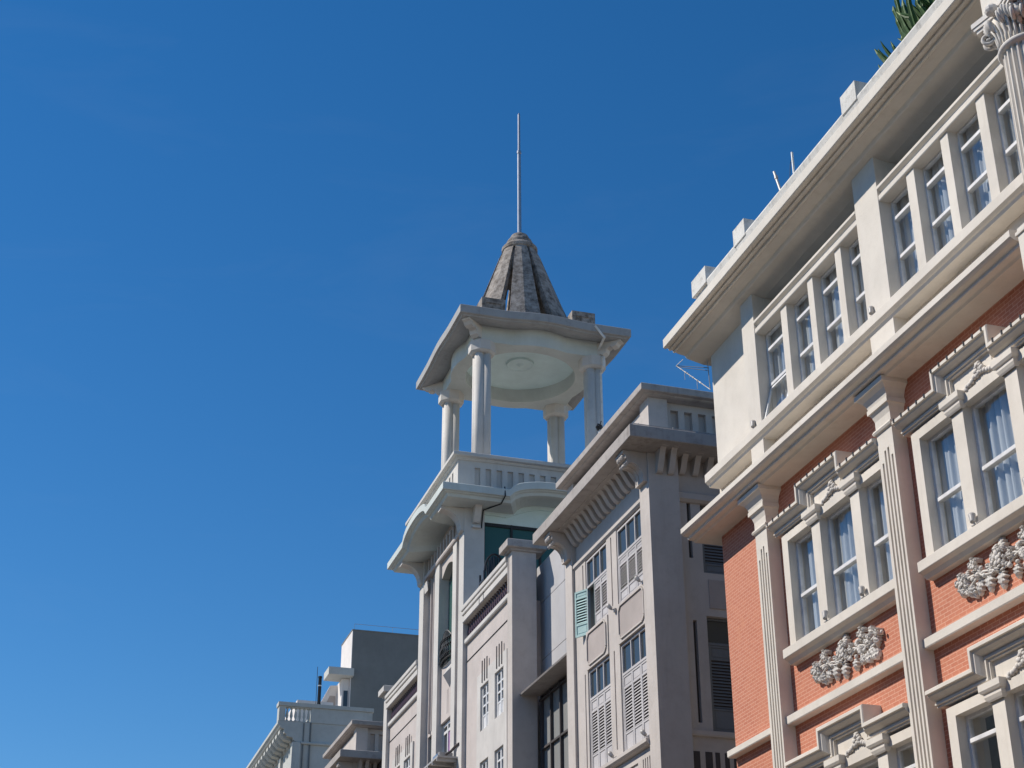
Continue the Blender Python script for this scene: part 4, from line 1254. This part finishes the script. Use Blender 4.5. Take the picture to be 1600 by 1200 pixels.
# rain pipe down the nearest right hand column
px, py = TCX+1.99, TCY-2.05
g = MB(); g.tube([(15.06, 39.92, 23.55), (15.35, 39.9, 23.18), (15.42, 40.62, 23.12), (15.50, 40.66, 22.9), (15.50, 40.40, 22.75), (15.50, 40.42, 22.45), (15.48, 40.66, 22.3), (15.48, 40.66, 18.7)], .042, 8)
T(g, 'rain_pipe', 'whitepipe')
g = MB(); g.tube([(11.95, 39.3, 17.5), (11.95, 39.24, 17.2), (11.9, 39.5, 17.05), (11.55, 40.1, 17.05), (11.5, 40.11, 16.5)], .02, 6); T(g, 'cable', 'dark')

# wings with balustrades
def baluster(g, y, x, z0, h):
    g.lathe(x, y, [(.042, z0), (.042, z0+h*.1), (.018, z0+h*.17), (.055, z0+h*.36), (.03, z0+h*.6), (.018, z0+h*.78), (.04, z0+h*.9), (.04, z0+h)], 8)
for (a, c, pier0, pier1, wys) in ((35.95, 40.13, 35.55, 35.95, ((36.52, 37.28), (37.84, 38.6))), (45.27, 49.40, 49.36, 49.84, ((46.24, 47.06), (47.56, 48.33)))):
    north = a > 42
    g = MB()
    hol = [(p, q, z0, z1) for p, q in wys for z0, z1 in ((10.25, 11.42), (8.2, 9.45))]
    g.face('x', 11.12, a, c, KG, 13.05, hol, th=.3, open=True)
    g.box(11.35, 16, a, c, KG, 13.0)
    T(g, 'wing_wall', 'greywall')
    g = MB()                             # lighter raised surround with three slots over each window
    lo, hi = wys[0][0]-.28, wys[1][1]+.32
    hs = hol+[(p+.12+k*.2, p+.2+k*.2, 11.5, 12.0) for p, q in wys for k in range(3)]
    g.face('x', 11.07, lo, hi, 6, 11.78, [h for h in hs if h[3] < 11.78], d=.05, th=.05, open=True)
    for p, q in wys:
        pass
    T(g, 'window_surround', 'grey')
    for p, q in wys:
        for k in range(3):
            g = MB(); g.box(11.055, 11.072, p+.1+k*.22, p+.16+k*.22, 11.5, 12.08); T(g, 'slot', 'slot')
    for p, q in wys:
        g = MB(); g.box(11.03, 11.1, p+.02, q-.02, 11.78, 12.05) if False else None
        for z0, z1 in ((10.25, 11.42), (8.2, 9.45)):
            f = MB()
            for y in (p, p+.045, (p+q)/2-.05, (p+q)/2+.005, q-.09, q-.045): f.box(11.125, 11.175, y, y+.043, z0, z1)
            for z in (z0, z0+.36, z0+.62, z1-.3, z1-.05): f.box(11.128, 11.172, p, q, z, z+.045)
            f.box(11.14, 11.16, p, q, z0, z0+.36)
            wn = T(f, 'window', 'whitewood')
            f = MB(); f.add([(11.165, p, z0), (11.165, q, z0), (11.165, q, z1), (11.165, p, z1)], [(0, 1, 2, 3)]); T(f, 'pane', 'bglass', wn)
    g = MB(); g.prism([(11.15, 12.53), (11.10, 12.53), (11.10, 12.545), (11.15, 12.545)], a, c); T(g, 'joint', 'slot')
    g = MB(); g.prism([(11.4, 13.03), (11.06, 13.03), (11.04, 13.06), (11.04, 13.16), (11.4, 13.17)], a, c); T(g, 'plinth_rail', 'grey', bevel=.003)
    g = MB(); g.box(11.40, 11.44, a, c, 13.16, 13.66); T(g, 'backing', 'slot')
    g = MB(); g.smooth = True
    k = a+.08
    while k < c: baluster(g, k, 11.16, 13.165, .475); k += .185
    T(g, 'balustrade', 'ceramic')
    g = MB(); g.prism([(11.5, 13.63), (11.0, 13.63), (10.98, 13.65), (10.98, 13.80), (11.0, 13.81), (11.0, 13.835), (10.965, 13.84), (10.955, 13.86), (10.955, 13.93), (10.975, 13.935), (10.975, 13.955), (10.94, 13.96), (10.93, 13.98), (10.93, 14.08), (10.96, 14.1), (11.5, 14.12)], a-.05 if not north else a+.002, c+.05 if north else c-.002)
    T(g, 'coping', 'grey', bevel=.003)
    g = MB(); g.box(11.0, 11.64, pier0, pier1, KG, 14.15)
    if not north:
        for y in (35.80, 35.87): g.box(10.985, 11.01, y, y+.035, 13.1, 14.1)
    pr_ = T(g, 'pier', 'pink' if not north else 'grey', bevel=.006)
    g = MB(); g.ring(11.0, 11.72, pier0, pier1, [(-.1, 14.10), (.05, 14.11), (.07, 14.15), (.16, 14.17), (.17, 14.18), (.17, 14.36), (.15, 14.38), (-.1, 14.4)]); T(g, 'pier_cap', 'pinkdirty' if not north else 'grey', pr_, bevel=.004)
roof_lamp(11.2, 47.2, 14.1, 'small black lamp on the coping left of the tower')

# terrace seat behind the wing coping
t = thing('terrace_chair', 'dark round backed slatted chair on the terrace beside the tower glazing', 'chair', (11.42*K, 38.4*K, 13.9*K+CAM_H))
XC, YC, ZC = 11.42, 38.45, 13.95
g = MB()
for k in range(-4, 5):
    h = .95*math.sqrt(max(0.05, 1-(k/5.2)**2))
    g.tube([(XC+k*.055, YC-.02*abs(k), ZC+.25), (XC+k*.062, YC+.05-.02*abs(k), ZC+.25+h*.9)], .026, 6)
g.tube([(XC+.28*math.cos(a), YC+.05, ZC+.65+.52*math.sin(a)) for a in [j*math.pi/10 for j in range(11)]], .03, 6)
g.build('backrest', 'dark', t, K)
g = MB(); g.box(XC-.45, XC+.3, YC-.45, YC+.02, ZC+.22, ZC+.28); g.build('seat', 'dark', t, K)
for x, y in ((-.42, -.4), (.26, -.4), (-.42, 0), (.26, 0)):
    g = MB(); g.tube([(XC+x, YC+y, ZC-.3), (XC+x, YC+y, ZC+.5)], .03, 6); g.build('leg', 'dark', t, K)

# air conditioner on the tower front
t = thing('air_conditioner', 'old air conditioner on a metal bracket under the tower window', 'air conditioner', (10.9*K, 41.4*K, 9.9*K+CAM_H))
g = MB(); g.box(10.62, 11.0, 41.0, 41.75, 10.07, 10.27); g.build('casing', 'lampgrey', t, K, bevel=.01)
g = MB(); g.box(10.45, 11.05, 40.5, 42.1, 10.0, 10.05)
for y in (40.6, 41.1, 41.6, 42.05): g.box(10.45, 11.05, y-.03, y+.03, 9.92, 10.0)
g.build('bracket', 'lampgrey', t, K)
g = MB(); g.face('x', 10.60, 41.1, 41.6, 10.09, 10.25, [(41.2, 41.4, 10.15, 10.19)], d=.01, th=.02); g.build('grille', 'metal', t, K)
g = MB(); g.tube([(10.75, 41.0, 10.1), (10.8, 40.9, 10.2), (10.9, 40.8, 10.26), (10.97, 40.6, 10.36), (10.99, 40.35, 10.36)], .035, 8); g.build('hose', 'slot', t, K)

# ================================================================== BEYOND THE TOWER
shuttered_building('further pink grey building with a deep cornice, just past the tower wing', 28.1, 0.19, False)
g = MB(); g.box(11.9, 16, 49.85, 54.7, KG, 13.2)
o = g.build('link_building', 'slot', None, K); tag(o, 'dark recessed link between the tower wing and the further shuttered building', 'building')

# pale house with a balustrade and a blocked cornice
pale = thing('pale_house', 'pale grey house at far left with a pierced parapet and a blocked cornice', 'building', (11.7*K, 72*K, 0))
g = MB(); g.face('y', 72.0, 11.75, 19, KG, 18.0, [], th=.3); g.box(11.75, 18.8, 72.31, 95, KG, 19.0)
g.face('y', 71.995, 12.03, 19, 17.99, 18.94, [], th=.3)
g.build('wall', 'pale', pale, K)
g = MB(); g.box(11.62, 12.02, 71.93, 72.4, KG, 18.0)
for k in range(1, 7): g.box(11.62, 11.9, 72+k*3.2, 72.5+k*3.2, KG, 18.0)
g.build('pilaster', 'pale', pale, K, bevel=.01)
g = MB(); g.prism([(12.4, 18.94), (10.90, 18.94), (10.90, 18.80), (10.96, 18.74), (11.02, 18.66), (11.12, 18.6), (11.2, 18.58), (11.22, 18.38), (11.32, 18.36), (11.36, 18.25), (11.62, 18.2), (11.66, 18.1), (11.78, 18.02), (12.4, 18.0)], 71.97, 95)
for k in range(26): g.prism([(11.62, 18.08), (11.28, 18.18), (11.05, 18.42), (11.05, 18.58), (11.22, 18.58), (11.62, 18.21)], 72.25+k*.85, 72.7+k*.85)
g.build('cornice', 'pale', pale, K)
g = MB(); g.face('y', 71.96, 10.92, 15.35, 18.945, 19.64, [(11.22, 12.43, 18.97, 19.6)], th=.25, open=True)
g.box(10.92, 11.15, 72.22, 72.5, 18.945, 19.64); g.box(12.4, 12.6, 72.5, 95, 18.945, 19.3)
g.build('parapet', 'pale', pale, K)
g = MB(); g.box(10.87, 15.4, 71.9, 72.26, 19.645, 19.83); g.box(10.87, 11.2, 72.262, 72.52, 19.645, 19.83); g.build('coping', 'pale', pale, K, bevel=.01)
g = MB(); g.smooth = True
for k in range(6): baluster(g, 11.32+k*.2, 72.08, 18.97, .63)
g.move(lambda p: Vector((p.y-72.08+72.08-72.08+72.08, p.x, p.z)) if False else p)
g2 = MB(); g2.smooth = True
for k in range(6):
    x = 11.32+k*.2
    g2.lathe(x, 72.1, [(.06, 18.97), (.06, 19.03), (.03, 19.07), (.075, 19.22), (.05, 19.4), (.03, 19.5), (.06, 19.56), (.06, 19.6)], 10)
g2.build('balustrade', 'pale', pale, K)
g = MB(); g.prism([(72.05, 17.9), (71.9, 17.92), (71.88, 17.98), (71.9, 18.02), (72.05, 18.04)], 12.03, 19, 'x'); g.build('string_course', 'pale', pale, K)
g = MB(); g.tube([(12.12, 71.95, 17.9), (12.12, 71.95, 18.9)], .03, 6); g.tube([(12.44, 71.95, 5), (12.44, 71.95, 18.94)], .035, 6); g.tube([(12.12, 71.95, 5), (12.12, 71.95, 17.9)], .03, 6)
g.build('rain_pipe', 'slate', pale, K)
g = MB(); g.box(12.4, 14.2, 76, 80, 19.0, 21.1); g.build('roof_room', 'whitewall', pale, K)

bl = thing('rendered_house', 'tall dark grey block with one side coloured white for sunlight, behind the pale house', 'building', (15.8*K, 80*K, 0))
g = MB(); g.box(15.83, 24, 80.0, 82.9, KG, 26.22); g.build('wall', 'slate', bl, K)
g = MB(); g.box(15.80, 15.828, 80.0, 82.9, KG, 26.2); g.build('sun_coloured_wall', 'whitewall', bl, K)  # pale sheet over the grey block, sunlight put into its colour
g = MB(); g.box(15.78, 24, 79.97, 82.95, 26.22, 26.28); g.build('coping', 'slate', bl, K)
g = MB(); g.box(14.55, 15.9, 79.6, 81.0, 23.62, 24.02); g.build('canopy', 'pale', bl, K, bevel=.01)
g = MB(); g.prism([(14.2, 21.5), (15.79, 21.5), (15.79, 23.6), (15.0, 23.5), (14.2, 21.9)], 81.4, 81.6, 'y'); g.box(15.4, 15.79, 80.2, 81.4, 19, 23.6); g.build('stair_wall', 'whitewall', bl, K)
g = MB(); g.prism([(14.75, 22.35), (15.3, 22.35), (15.3, 22.95), (15.0, 22.95)], 81.38, 81.41, 'y'); g.build('stair_opening', 'pinkpanel', bl, K)
g = MB(); g.box(15.5, 15.72, 80.17, 80.21, 22.1, 22.95); g.build('window', 'bglass', bl, K)
g = MB()
for y in (80.05, 82.8):
    g.tube([(15.9, y, 26.6), (24, y, 26.6)], .012, 5)
for x in (15.9, 18, 20, 22): g.tube([(x, 80.05, 26.25), (x, 80.05, 26.6)], .012, 5)
g.build('roof_wire', 'metal', bl, K)
t = thing('chimney_pipe', 'dark blue chimney pipe with a pale band on the pale house roof', 'chimney', (13.1*K, 74*K, 19*K+CAM_H))
g = MB(); g.tube([(13.12, 74, 19.0), (13.12, 74, 21.75)], .085, 12); g.tube([(13.12, 74, 21.7), (13.12, 74, 21.78)], .10, 12); g.build('flue', 'dark', t, K)
g = MB(); g.tube([(13.12, 74, 21.28), (13.12, 74, 21.34)], .092, 12); g.build('band', 'whitepipe', t, K)
g = MB(); g.tube([(12.98, 74, 19.0), (12.97, 74, 22.25)], .014, 5); g.build('rod', 'dark', t, K)
